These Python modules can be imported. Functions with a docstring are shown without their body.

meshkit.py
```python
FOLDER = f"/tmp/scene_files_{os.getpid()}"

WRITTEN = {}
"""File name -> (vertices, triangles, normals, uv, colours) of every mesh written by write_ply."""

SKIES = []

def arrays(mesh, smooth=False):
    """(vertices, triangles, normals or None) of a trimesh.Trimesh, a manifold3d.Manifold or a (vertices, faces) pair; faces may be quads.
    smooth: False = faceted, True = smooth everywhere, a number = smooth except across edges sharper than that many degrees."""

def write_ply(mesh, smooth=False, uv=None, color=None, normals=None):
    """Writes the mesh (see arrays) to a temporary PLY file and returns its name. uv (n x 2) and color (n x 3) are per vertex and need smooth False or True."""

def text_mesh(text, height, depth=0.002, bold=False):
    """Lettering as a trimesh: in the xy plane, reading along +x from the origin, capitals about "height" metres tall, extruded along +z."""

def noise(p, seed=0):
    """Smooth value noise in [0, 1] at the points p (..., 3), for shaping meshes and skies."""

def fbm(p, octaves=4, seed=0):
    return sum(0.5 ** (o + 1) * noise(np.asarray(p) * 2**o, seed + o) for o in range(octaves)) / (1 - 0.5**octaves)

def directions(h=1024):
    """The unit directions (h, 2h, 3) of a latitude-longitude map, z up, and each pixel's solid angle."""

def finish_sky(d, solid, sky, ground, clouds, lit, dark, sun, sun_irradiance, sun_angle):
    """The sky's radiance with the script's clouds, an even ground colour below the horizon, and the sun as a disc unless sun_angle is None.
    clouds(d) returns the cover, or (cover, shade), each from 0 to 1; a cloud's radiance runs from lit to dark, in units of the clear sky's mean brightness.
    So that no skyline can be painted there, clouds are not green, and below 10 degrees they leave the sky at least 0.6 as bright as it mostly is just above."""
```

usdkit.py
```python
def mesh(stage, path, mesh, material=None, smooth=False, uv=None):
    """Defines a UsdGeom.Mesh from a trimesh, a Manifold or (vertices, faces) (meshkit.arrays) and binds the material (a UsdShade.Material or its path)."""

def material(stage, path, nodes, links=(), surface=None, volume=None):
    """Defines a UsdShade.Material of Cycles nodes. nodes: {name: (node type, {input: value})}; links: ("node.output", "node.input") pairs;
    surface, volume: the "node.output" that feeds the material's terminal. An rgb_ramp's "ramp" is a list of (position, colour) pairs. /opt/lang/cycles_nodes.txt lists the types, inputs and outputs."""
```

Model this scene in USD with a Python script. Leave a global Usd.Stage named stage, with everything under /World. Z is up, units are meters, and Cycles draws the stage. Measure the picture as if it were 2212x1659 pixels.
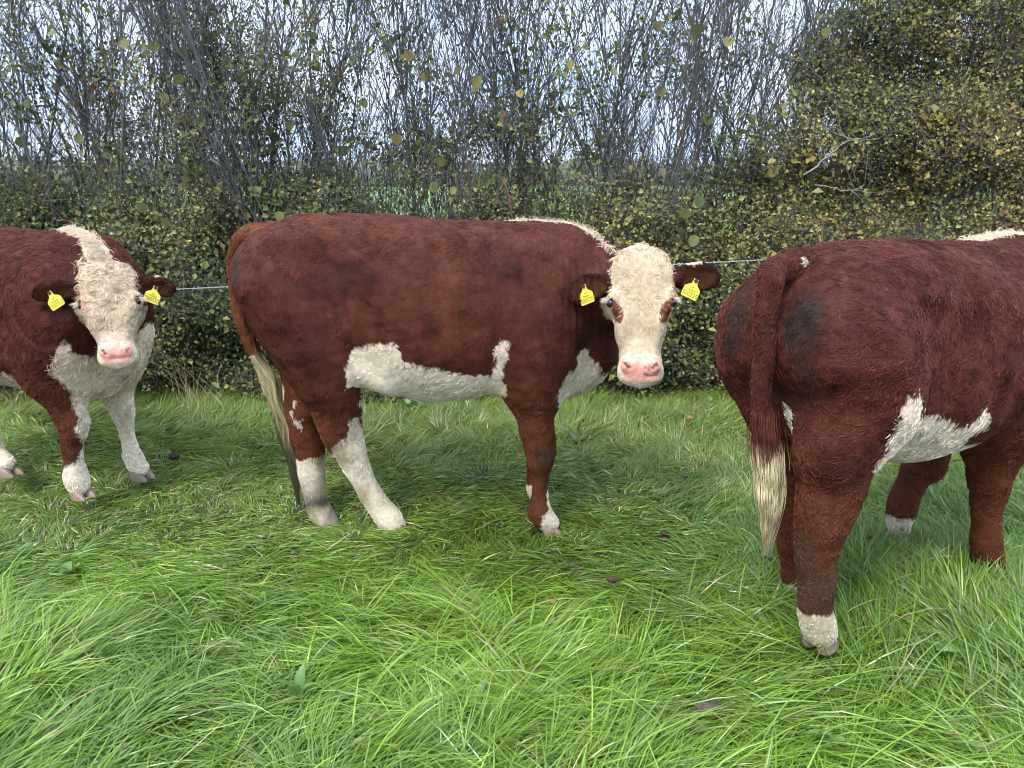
import math
import numpy as np
import trimesh
import usdkit
import meshkit
import shapely
from shapely.geometry import Polygon
from scipy.interpolate import PchipInterpolator
from scipy.spatial import cKDTree
from pxr import Usd, UsdGeom, UsdLux, UsdShade, Sdf, Gf, Vt

stage = Usd.Stage.CreateInMemory()
UsdGeom.SetStageUpAxis(stage, "Z")
UsdGeom.SetStageMetersPerUnit(stage, 1.0)
UsdGeom.Xform.Define(stage, "/World")
UsdGeom.Scope.Define(stage, "/World/Looks")
T = Sdf.ValueTypeNames

# ---------------------------------------------------------------- camera, sky, sun, exposure
EYE = 1.6
PITCH = math.radians(15.0)
FOCAL = 1662.0 / 2212.0            # focal length in picture widths
cam = UsdGeom.Camera.Define(stage, "/World/camera")
cam.CreateHorizontalApertureAttr(36.0)
cam.CreateFocalLengthAttr(36.0 * FOCAL)
cam.CreateFStopAttr(0.0)
cam.CreateClippingRangeAttr(Gf.Vec2f(0.05, 5000))
cam.CreateExposureAttr(1.62)
cam.AddTranslateOp().Set((0, 0, EYE))
cam.AddRotateXOp().Set(90.0 - math.degrees(PITCH))

SUN_EL, SUN_AZ = math.radians(52.0), math.radians(-150.0)     # azimuth = atan2(x, y): behind the camera, a little to the left
sky = UsdLux.DomeLight.Define(stage, "/World/sky")
sky.GetPrim().SetCustomDataByKey("kind", "structure")
sky_mat = usdkit.material(stage, "/World/Looks/overcast_sky", {
    "tc": ("texture_coordinate", {}),
    "sep": ("separate_xyz", {}),
    "zc": ("math", {"math_type": "maximum", "value2": 0.0}),
    "lum": ("math", {"math_type": "multiply_add", "value2": 2.0, "value3": 1.0}),
    "map": ("mapping", {"scale": (1.5, 1.5, 4.0)}),
    "n": ("noise_texture", {"scale": 1.6, "detail": 4, "roughness": 0.5}),
    "nr": ("rgb_ramp", {"ramp": [(0.3, (3.9, 5.6, 8.8)), (0.52, (5.6, 6.8, 8.8)), (0.72, (7.0, 7.6, 8.6))]}),
    "mul": ("vector_math", {"math_type": "scale"}),
    "sky": ("sky_texture", {"sky_type": "single_scattering", "sun_disc": False, "sun_elevation": SUN_EL, "sun_rotation": SUN_AZ}),
    "mix": ("mix", {"mix_type": "mix", "fac": 0.93}),
    "bg": ("background_shader", {"strength": 0.065}),
}, [("tc.generated", "sep.vector"), ("sep.z", "zc.value1"), ("zc.value", "lum.value1"), ("tc.generated", "map.vector"), ("map.vector", "n.vector"),
    ("n.fac", "nr.fac"), ("nr.color", "mul.vector1"), ("lum.value", "mul.scale"), ("sky.color", "mix.color1"), ("mul.vector", "mix.color2"),
    ("mix.color", "bg.color")], surface="bg.background")
UsdShade.MaterialBindingAPI.Apply(sky.GetPrim()).Bind(sky_mat)

sun = UsdLux.DistantLight.Define(stage, "/World/sun")
sun.CreateIntensityAttr(0.4)
sun.CreateAngleAttr(14.0)
sun.CreateNormalizeAttr(True)
sun.CreateColorAttr(Gf.Vec3f(1.0, 0.97, 0.92))
sun.AddRotateZOp().Set(-math.degrees(SUN_AZ))
sun.AddRotateXOp().Set(math.degrees(SUN_EL) - 90.0)

# ---------------------------------------------------------------- helpers
rng = np.random.default_rng(7)
noise, fbm = meshkit.noise, meshkit.fbm
used = {}


def fresh(parent, name):
    k = used.get((parent, name), 0)
    used[(parent, name)] = k + 1
    return f"{parent}/{name}" + (f"_{k:03d}" if k else "")


def tag(prim, label=None, category=None, group=None, kind=None):
    prim = prim.GetPrim() if hasattr(prim, "GetPrim") else prim
    for k, v in (("label", label), ("category", category), ("group", group), ("kind", kind)):
        if v:
            prim.SetCustomDataByKey(k, v)
    return prim


def thing(name, label, category, group=None, loc=(0, 0, 0), rotz=0.0):
    x = UsdGeom.Xform.Define(stage, fresh("/World", name))
    x.AddTranslateOp().Set(Gf.Vec3d(*map(float, loc)))
    if rotz:
        x.AddRotateZOp().Set(float(rotz))
    tag(x, label, category, group)
    return x


def obj(name, mesh, mat, parent="/World", smooth=True, col=None):
    parent = parent if isinstance(parent, str) else str(parent.GetPath())
    m = usdkit.mesh(stage, fresh(parent, name), mesh, mat, smooth=smooth)
    if col is not None:
        UsdGeom.PrimvarsAPI(m).CreatePrimvar("col", T.Color3fArray, "vertex").Set(Vt.Vec3fArray.FromNumpy(np.asarray(col, np.float32)))
    return m


def curves(name, pts, width, mat, parent, col=None):
    """pts (n, k, 3), width (n, k)."""
    parent = parent if isinstance(parent, str) else str(parent.GetPath())
    n, k, _ = pts.shape
    c = UsdGeom.BasisCurves.Define(stage, fresh(parent, name))
    c.CreateTypeAttr("linear")
    c.CreateCurveVertexCountsAttr(Vt.IntArray.FromNumpy(np.full(n, k, np.int32)))
    c.CreatePointsAttr(Vt.Vec3fArray.FromNumpy(pts.reshape(-1, 3).astype(np.float32)))
    c.CreateWidthsAttr(Vt.FloatArray.FromNumpy(width.reshape(-1).astype(np.float32)))
    c.SetWidthsInterpolation("vertex")
    if col is not None:
        UsdGeom.PrimvarsAPI(c).CreatePrimvar("col", T.Color3fArray, "vertex").Set(Vt.Vec3fArray.FromNumpy((np.repeat(col, k, 0) if np.ndim(col) == 2 else np.asarray(col).reshape(-1, 3)).astype(np.float32)))
    UsdShade.MaterialBindingAPI.Apply(c.GetPrim()).Bind(mat)
    return c


def unit(v):
    v = np.asarray(v, float)
    return v / (np.linalg.norm(v, axis=-1, keepdims=True) + 1e-12)


def tubes(pts, rad, sides=4):
    """Many polylines pts (n, k, 3) with radii (n, k) as one triangle mesh."""
    n, k, _ = pts.shape
    t = unit(np.gradient(pts, axis=1))
    ref = np.where(np.abs(t[..., 2:]) < 0.9, [0, 0, 1.0], [1.0, 0, 0])
    a = unit(np.cross(t, ref))
    b = np.cross(t, a)
    ang = np.arange(sides) * 2 * np.pi / sides
    v = pts[:, :, None] + rad[:, :, None, None] * (np.cos(ang)[:, None] * a[:, :, None] + np.sin(ang)[:, None] * b[:, :, None])
    i, j = np.meshgrid(np.arange(k - 1), np.arange(sides), indexing="ij")
    q = np.stack([i * sides + j, i * sides + (j + 1) % sides, (i + 1) * sides + (j + 1) % sides, (i + 1) * sides + j], -1).reshape(-1, 4)
    f = np.vstack([q[:, [0, 1, 2]], q[:, [0, 2, 3]]])
    f = (f[None] + (np.arange(n) * k * sides)[:, None, None]).reshape(-1, 3)
    return v.reshape(-1, 3), f


def ray(px, py):
    """Direction of the photograph's pixel (in a 2212 x 1659 copy) in the world."""
    xr, yr = (px - 1106.0) / 1662.0, -(py - 829.5) / 1662.0
    return np.array([xr, math.cos(PITCH) + math.sin(PITCH) * yr, -math.sin(PITCH) + math.cos(PITCH) * yr])


def at(px, py, y):
    d = ray(px, py)
    return np.array([0, 0, EYE]) + d * y / d[1]


def ground_at(px, py, z=0.0):
    d = ray(px, py)
    return np.array([0, 0, EYE]) + d * (z - EYE) / d[2]


def gz(x, y):
    p = np.stack([np.asarray(x, float), np.asarray(y, float), np.zeros_like(np.asarray(x, float))], -1)
    near = np.clip((9.0 - np.abs(p[..., 1] - 3)) / 4.0, 0, 1)
    z = (fbm(p * 1.1, 3, 3) - 0.5) * 0.12 * near
    z = z - 0.07 * np.exp(-((p[..., 0] + 0.85) ** 2 + (p[..., 1] - 3.45) ** 2) / 0.06)
    return z


def principled(name, color, rough=0.6, spec=0.4, var=0.15, scale=30.0, bump=0.0, bscale=80.0, translucent=0.0, primvar=False, sheen=0.0):
    nodes = {"tc": ("geometry", {}), "n": ("noise_texture", {"scale": scale, "detail": 4}),
             "r": ("rgb_ramp", {"ramp": [(0.25, (1 - var,) * 3), (0.75, (1 + var,) * 3)]}),
             "m": ("mix", {"mix_type": "multiply", "fac": 1.0, "color1": color}),
             "p": ("principled_bsdf", {"roughness": rough, "specular_ior_level": spec, "sheen_weight": sheen})}
    links = [("tc.position", "n.vector"), ("n.fac", "r.fac"), ("r.color", "m.color2"), ("m.color", "p.base_color")]
    if primvar:
        nodes["a"] = ("attribute", {"attribute": "col"})
        links.append(("a.color", "m.color1"))
    if bump:
        nodes["bn"] = ("noise_texture", {"scale": bscale, "detail": 5})
        nodes["b"] = ("bump", {"strength": bump, "distance": 0.01})
        links += [("tc.position", "bn.vector"), ("bn.fac", "b.height"), ("b.normal", "p.normal")]
    surface = "p.BSDF"
    if translucent:
        nodes["t"] = ("translucent_bsdf", {})
        nodes["mx"] = ("mix_closure", {"fac": translucent})
        links += [("m.color", "t.color"), ("p.BSDF", "mx.closure1"), ("t.BSDF", "mx.closure2")]
        surface = "mx.closure"
    return usdkit.material(stage, "/World/Looks/" + name, nodes, links, surface=surface)


M = {
    "soil": principled("soil_under_grass", (0.05, 0.042, 0.02), 0.9, 0.2, 0.4, 9, 0.8, 60),
    "blade": principled("grass_blade", (0.1, 0.2, 0.03), 0.30, 0.45, 0.15, 3, translucent=0.24, primvar=True),
    "leaf": principled("hedge_leaf", (0.05, 0.08, 0.02), 0.6, 0.18, 0.25, 4, translucent=0.3, primvar=True),
    "bark": principled("grey_green_bark", (0.095, 0.088, 0.082), 0.85, 0.3, 0.45, 25, 0.6, 90),
    "twig": principled("dark_twig_bark", (0.085, 0.075, 0.072), 0.7, 0.35, 0.4, 12),
    "dead": principled("bleached_dead_branch", (0.19, 0.175, 0.15), 0.8, 0.3, 0.3, 30),
    "dry": principled("dry_stalk", (0.3, 0.24, 0.13), 0.7, 0.3, 0.35, 10),
    "wire": usdkit.material(stage, "/World/Looks/galvanised_wire", {"p": ("principled_bsdf", {"base_color": (0.36, 0.37, 0.38), "metallic": 0.5, "roughness": 0.45})}, surface="p.BSDF"),
    "skin": principled("cow_skin", (0.1, 0.03, 0.02), 0.7, 0.06, 0.25, 60, primvar=True),
    "hair": principled("cow_hair", (0.1, 0.03, 0.02), 0.5, 0.07, 0.12, 40, primvar=True),
    "eye": usdkit.material(stage, "/World/Looks/dark_eye", {"p": ("principled_bsdf", {"base_color": (0.008, 0.007, 0.008), "roughness": 0.08, "specular_ior_level": 0.6})}, surface="p.BSDF"),
    "hoof": principled("horn_hoof", (0.17, 0.118, 0.08), 0.5, 0.4, 0.3, 30, 0.3, 90),
    "tag": principled("yellow_plastic", (0.62, 0.47, 0.035), 0.45, 0.4, 0.1, 40),
    "ink": principled("black_print", (0.02, 0.02, 0.012), 0.6, 0.3, 0.1, 40),
    "dung": principled("dark_clod", (0.035, 0.022, 0.015), 0.8, 0.3, 0.4, 40, 0.8, 80),
    "weed": principled("weed_leaf", (0.09, 0.17, 0.035), 0.45, 0.4, 0.2, 20, translucent=0.25),
    "pale_weed": principled("pale_weed_leaf", (0.11, 0.19, 0.055), 0.5, 0.4, 0.2, 20, translucent=0.2),
    "fallen": principled("fallen_leaf", (0.25, 0.13, 0.06), 0.6, 0.3, 0.3, 30, translucent=0.15),
}

# ---------------------------------------------------------------- ground, far field
def axis(lo, hi, step, far):
    mid = np.arange(lo, hi + 1e-6, step)
    out = step * 1.35 ** np.arange(1, 60)
    out = np.cumsum(out)
    out = np.append(out[out < far], far)
    return np.concatenate([lo - out[::-1], mid, hi + out])


gx, gy = axis(-6.0, 6.0, 0.06, 500), axis(-0.5, 7.5, 0.06, 500)
XX, YY = np.meshgrid(gx, gy, indexing="ij")
GV = np.stack([XX, YY, gz(XX, YY)], -1).reshape(-1, 3)
ii, jj = np.meshgrid(np.arange(len(gx) - 1), np.arange(len(gy) - 1), indexing="ij")
w = len(gy)
GF = np.stack([ii * w + jj, (ii + 1) * w + jj, (ii + 1) * w + jj + 1, ii * w + jj + 1], -1).reshape(-1, 4)
ground_mat = usdkit.material(stage, "/World/Looks/pasture_ground", {
    "g": ("geometry", {}), "sep": ("separate_xyz", {}),
    "near": ("map_range", {"from_min": 6.5, "from_max": 9.0, "to_min": 0.0, "to_max": 1.0, "clamp": True}),
    "n": ("noise_texture", {"scale": 9.0, "detail": 5}), "soil": ("rgb_ramp", {"ramp": [(0.3, (0.018, 0.02, 0.008)), (0.7, (0.055, 0.06, 0.02))]}),
    "n2": ("noise_texture", {"scale": 0.35, "detail": 6}), "field": ("rgb_ramp", {"ramp": [(0.3, (0.10, 0.155, 0.05)), (0.7, (0.14, 0.205, 0.075))]}),
    "mix": ("mix", {}), "p": ("principled_bsdf", {"roughness": 0.9, "specular_ior_level": 0.2}),
    "b": ("bump", {"strength": 0.8, "distance": 0.02}),
}, [("g.position", "sep.vector"), ("sep.y", "near.value"), ("g.position", "n.vector"), ("g.position", "n2.vector"), ("n.fac", "soil.fac"), ("n2.fac", "field.fac"),
    ("near.result", "mix.fac"), ("soil.color", "mix.color1"), ("field.color", "mix.color2"), ("mix.color", "p.base_color"), ("n.fac", "b.height"), ("b.normal", "p.normal")], surface="p.BSDF")
tag(obj("ground", (GV, GF), ground_mat), kind="structure")

# far hedgerow on the horizon, read through the gaps
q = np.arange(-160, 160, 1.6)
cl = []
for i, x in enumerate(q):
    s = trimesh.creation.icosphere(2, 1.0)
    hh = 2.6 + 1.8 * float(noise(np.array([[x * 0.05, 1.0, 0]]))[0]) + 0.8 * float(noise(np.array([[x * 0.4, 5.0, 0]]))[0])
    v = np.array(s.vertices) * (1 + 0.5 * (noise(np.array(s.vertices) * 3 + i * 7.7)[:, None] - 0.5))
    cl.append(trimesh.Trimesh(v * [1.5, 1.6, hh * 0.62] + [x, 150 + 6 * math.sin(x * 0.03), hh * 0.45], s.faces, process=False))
far_mat = principled("hazed_hedgerow_foliage", (0.15, 0.16, 0.14), 0.9, 0.2, 0.4, 1.5)  # foliage lightened to grey: distance haze is put into the colour
tag(obj("distant_hedgerow", trimesh.util.concatenate(cl), far_mat, smooth=False), "low hedgerow along the horizon across the far field, haze put into its grey colour", "hedgerow", kind="stuff")

# ---------------------------------------------------------------- grass
def grass_blades(seed=11):
    r = np.random.default_rng(seed)
    # tussocks: each has its own lie, length and colour
    nt = 2600
    ty = 1.15 + (6.3 - 1.15) * r.random(nt) ** 0.85
    tx = (r.random(nt) * 2 - 1) * (0.74 * ty + 0.75)
    tc = np.stack([tx, ty, np.zeros(nt)], -1)
    flow = 2.2 * (fbm(tc * [0.55, 0.7, 1], 2, 21) - 0.5) * 2 + 0.25
    flow = flow + np.where(tx > 1.0, 0.35, 0.0) + r.normal(0, 0.42, nt)           # 0 = lies towards +x
    flip = r.random(nt) < 0.3
    flow = np.where(flip, math.pi - flow, flow)
    near = np.clip((3.3 - ty) / 0.9, 0, 1)
    trod = 0.6 * np.exp(-(((tx + 1.2) / 1.7) ** 2 + ((ty - 3.55) / 0.65) ** 2))           # trampled between the cows
    trod = np.maximum(trod, 0.45 * np.exp(-(((tx - 0.9) / 0.9) ** 2 + ((ty - 4.0) / 0.5) ** 2)))
    trod = np.maximum(trod, 1.0 * np.exp(-(((tx - 0.47) / 0.12) ** 2 + ((ty - 2.07) / 0.1) ** 2)))
    lush = fbm(tc * 1.7, 3, 9)
    tl = (0.095 + 0.09 * near) * (0.65 + 0.75 * lush) * (1 - 0.55 * trod) * np.exp(r.normal(0, 0.16, nt))
    tl = np.where(ty > 4.9, tl * 1.15, tl)
    hid = np.exp(-(((tx - 1.08) / .28) ** 2 + ((ty - 2.2) / .22) ** 2))            # long grass round the near hoof
    tl = tl * (1 + .55 * hid)
    stand = .3 * hid + np.clip(0.55 + 0.5 * (noise(tc * 2.3, 5) - 0.5) * 2 + 0.25 * (ty > 4.6) + 0.15 * (1 - near), 0.1, 1.1)
    hue = fbm(tc * 0.9, 3, 31)
    tree = cKDTree(tc[:, :2])
    n = 270000
    y = 1.2 + (5.75 - 1.2) * r.random(n) ** 0.95
    x = (r.random(n) * 2 - 1) * (0.72 * y + 0.5)
    d, k = tree.query(np.stack([x, y], -1))
    keep = r.random(n) < np.clip(1.15 - 0.75 * trod[k], 0.25, 1) * np.clip(1.2 - d * 2.5, 0.3, 1)
    x, y, d, k = x[keep], y[keep], d[keep], k[keep]
    n = len(x)
    out = np.arctan2(y - ty[k], x - tx[k])
    th = flow[k] + r.normal(0, 0.34, n)
    vx, vy = np.cos(th) + 0.38 * np.cos(out), np.sin(th) + 0.38 * np.sin(out)
    th = np.arctan2(vy, vx)
    L = tl[k] * np.exp(np.clip(r.normal(0, 0.28, n), -.7, .5)) * np.clip(1.1 - 1.2 * d, 0.5, 1.1)
    e0 = np.radians(np.clip(20 + 38 * stand[k] + r.normal(0, 12, n), 5, 86))
    e1 = np.radians(np.clip(-14 + 38 * (stand[k] - 0.45) + r.normal(0, 14, n), -38, 70))
    bend = r.normal(0, 0.35, n)
    w0 = (0.0012 + 0.0012 * r.random(n)) * (0.9 + 0.16 * np.clip(4 - y, 0, 2.4))
    seg = 4
    P = np.zeros((n, seg + 1, 3))
    P[:, 0] = np.stack([x, y, gz(x, y) - 0.01], -1)
    for s in range(seg):
        f = (s + 0.5) / seg
        e = e0 + (e1 - e0) * f ** 0.8
        a = th + bend * f
        P[:, s + 1] = P[:, s] + (L / seg)[:, None] * np.stack([np.cos(e) * np.cos(a), np.cos(e) * np.sin(a), np.sin(e)], -1)
    floor = gz(P[..., 0], P[..., 1]) + 0.004 + 0.022 * r.random(n)[:, None]
    P[:, 1:, 2] = np.maximum(P[:, 1:, 2], floor[:, 1:])
    side = np.stack([-np.sin(th), np.cos(th), np.zeros(n)], -1)
    tilt = r.normal(0, 0.5, n)
    side = side * np.cos(tilt)[:, None] + np.array([0, 0, 1.0]) * np.sin(tilt)[:, None]
    wid = np.array([0.8, 1.0, 0.9, 0.6])
    V = np.zeros((n, 2 * seg + 1, 3))
    for s in range(seg):
        V[:, 2 * s] = P[:, s] - side * (w0 * wid[s])[:, None]
        V[:, 2 * s + 1] = P[:, s] + side * (w0 * wid[s])[:, None]
    V[:, -1] = P[:, -1]
    f = []
    for s in range(seg - 1):
        f += [[2 * s, 2 * s + 1, 2 * s + 3], [2 * s, 2 * s + 3, 2 * s + 2]]
    f.append([2 * seg - 2, 2 * seg - 1, 2 * seg])
    F = (np.array(f)[None] + (np.arange(n) * (2 * seg + 1))[:, None, None]).reshape(-1, 3)
    deep, fresh_, yel, straw = np.array([0.074, 0.134, 0.012]), np.array([0.146, 0.236, 0.021]), np.array([0.205, 0.27, 0.03]), np.array([0.34, 0.27, 0.13])
    h = np.clip((hue[k] - 0.3) / 0.4 + r.normal(0, 0.22, n), 0, 1)[:, None]
    C = deep * (1 - h) + fresh_ * h
    yy = (np.clip(r.random(n) - 0.75, 0, 1) * 3)[:, None] * (0.5 + 0.5 * lush[k])[:, None]
    C = C * (1 - yy) + yel * yy
    far = np.clip((y - 3.3) / 1.0, 0, 1)[:, None]
    C = C * (1 - .55 * far) + np.array([0.118, 0.160, 0.028]) * .55 * far
    dead = r.random(n) < 0.03 + 0.16 * trod[k] + .06 * far[:, 0]
    C[dead] = straw * (0.55 + 0.6 * r.random(dead.sum()))[:, None]
    C *= np.exp(r.normal(-.03, 0.25, n))[:, None]
    Cv = np.repeat(C[:, None], 2 * seg + 1, 1)
    Cv[:, :2] *= 0.8                                                  # each blade is a little darker and browner at its foot
    Cv[:, :2] += np.array([0.02, 0.012, 0.006])
    return V.reshape(-1, 3), F, Cv.reshape(-1, 3)


gv, gf, gc = grass_blades()
tag(obj("grass", (gv, gf), M["blade"], smooth=True, col=gc), "long wet green pasture grass lying in swathes", "grass", kind="stuff")

# ---------------------------------------------------------------- hedge
HR = np.random.default_rng(23)
HY = 5.95                                                              # the row of stems


def leafiness(x, z):
    """How thickly leaves stand at (x, z) of the hedge, 0 to 1."""
    p = np.stack([x, z, np.zeros_like(x)], -1)
    z = z + 0.55 * (fbm(np.stack([x * 1.6, 0 * x, 0 * x], -1), 3, 77) - 0.5)
    low = np.clip((1.62 - z) / 0.4, 0, 1) * (0.55 + 0.45 * np.clip((1.35 - z) / 0.3, 0, 1))
    left = 0.32 * np.exp(-(((x + 2.0) / 0.75) ** 2 + ((z - 2.1) / 0.6) ** 2))
    mid = 0.34 * np.exp(-(((x + 0.3) / 1.3) ** 2 + ((z - 1.85) / 0.22) ** 2))
    edge = 1.75 + 0.62 * np.clip((2.9 - z) / 1.5, 0, 1) ** 0 * (z - 1.5) * 0.75
    right = 1.35 * np.clip((x - edge + .4) / 0.7, 0, 1) * np.clip((3.6 - z + 0.25 * (x - 3)) / 0.7, 0, 1)
    thin = 0.13 * np.clip((3.4 - z) / 1.2, .25, 1)
    base = np.maximum.reduce([low, left, mid, right, np.full_like(x, thin)])
    return base * np.clip(0.30 + 2.3 * (fbm(p * [3.1, 3.6, 1], 3, 3) - 0.30), 0.08, 1.25)


shrub_x = np.array([-4.9, -4.25, -3.65, -3.05, -2.45, -1.85, -1.3, -0.7, -0.1, 0.45, 1.05, 1.6, 2.2, 2.85, 3.5, 4.15, 4.8])
shrub_label = {
    -3.65: "bare grey stemmed hedge shrub at the left edge above the curly faced cow's back",
    -3.05: "hedge shrub with thin upright stems standing behind the curly cow's head",
    -2.45: "leafy hawthorn hedge shrub between the curly cow's ear and the next cow's tail",
    -1.85: "hawthorn hedge shrub with a dense leafy top left of the middle cow's rump",
    -1.3: "twiggy hedge shrub rising right behind the middle cow's tail head",
    -0.7: "upright hazel shrub behind the hips of the middle cow",
    -0.1: "hazel shrub with broad yellow leaves behind the back of the middle cow",
    0.45: "bare upright hazel shrub behind the white crest of the middle cow",
    1.05: "tall bare stemmed hazel shrub directly above the middle cow's white face",
    1.6: "open stemmed hedge shrub above the middle cow's tagged left ear",
    2.2: "dense hawthorn bush above the tail head of the right cow",
    2.85: "yellowing hawthorn bush behind the back of the right cow",
    3.5: "tall dense hawthorn bush at the right edge of the picture above the white crest",
}


def wander(start, head, length, k, wob, r):
    """Growing lines: start (n,3), head (n,3) unit, length (n,), k points."""
    n = len(start)
    P = np.zeros((n, k, 3))
    P[:, 0] = start
    d = head.copy()
    for i in range(1, k):
        d = unit(d + r.normal(0, wob, (n, 3)) + [0, 0, 0.05])
        P[:, i] = P[:, i - 1] + d * (length / (k - 1))[:, None]
    return P


def sample_on(P, t):
    k = P.shape[1] - 1
    f = np.clip(t * k, 0, k - 1e-6)
    i = f.astype(int)
    u = (f - i)[:, None]
    a = np.arange(len(P))
    return P[a, i] * (1 - u) + P[a, i + 1] * u, unit(P[a, i + 1] - P[a, i])


LEAF_COL = np.array([[0.046, 0.056, 0.022], [0.070, 0.082, 0.029], [0.106, 0.112, 0.038], [0.150, 0.140, 0.045], [0.21, 0.165, 0.05], [0.15, 0.075, 0.03], [0.12, 0.045, 0.03]])


def leaf_cards(c, nrm, size, col, r):
    """Folded rhombic leaves, two triangles each."""
    n = len(c)
    a = unit(np.cross(nrm, r.normal(0, 1, (n, 3))))
    b = unit(np.cross(nrm, a))
    nn = unit(nrm)
    L, W = size[:, None], (size * (0.33 + 0.12 * r.random(n)))[:, None]
    V = np.stack([c - a * L * 0.5, c - b * W + nn * W * 0.35 + a * L * 0.05, c + a * L * 0.5 - nn * L * 0.1, c + b * W + nn * W * 0.35 + a * L * 0.05], 1)
    F = (np.array([[0, 1, 2], [0, 2, 3]])[None] + (np.arange(n) * 4)[:, None, None]).reshape(-1, 3)
    return V.reshape(-1, 3), F, np.repeat(col, 4, 0)


# leaf clusters of the whole hedge, each handed to the nearest shrub
nc = 110000
cx = HR.uniform(-5.2, 5.2, nc)
cz = 0.02 + 3.6 * HR.random(nc) ** 1.25
ok = HR.random(nc) < leafiness(cx, cz) * np.where(cz < 0.35, 0.75, 1.0)
cx, cz = cx[ok], cz[ok]
pp = np.stack([cx, np.zeros_like(cx), cz], -1)
front = 0.50 * np.clip((1.9 - cz) / 1.2, 0.3, 1.0) + 0.55 * (fbm(pp * [2.2, 1, 2.6], 3, 17) - 0.5) * 2 + 0.22 * (noise(pp * [7, 1, 8], 19) - .5)
front = front + np.where(cx > 1.9, 0.10, 0.0)
cy = HY - front * (1 - 1.25 * HR.random(len(cx)) ** 1.5)
owner = np.argmin(np.abs(cx[:, None] + 0.12 * HR.normal(0, 1, (len(cx), 1)) - shrub_x[None]), 1)

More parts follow.
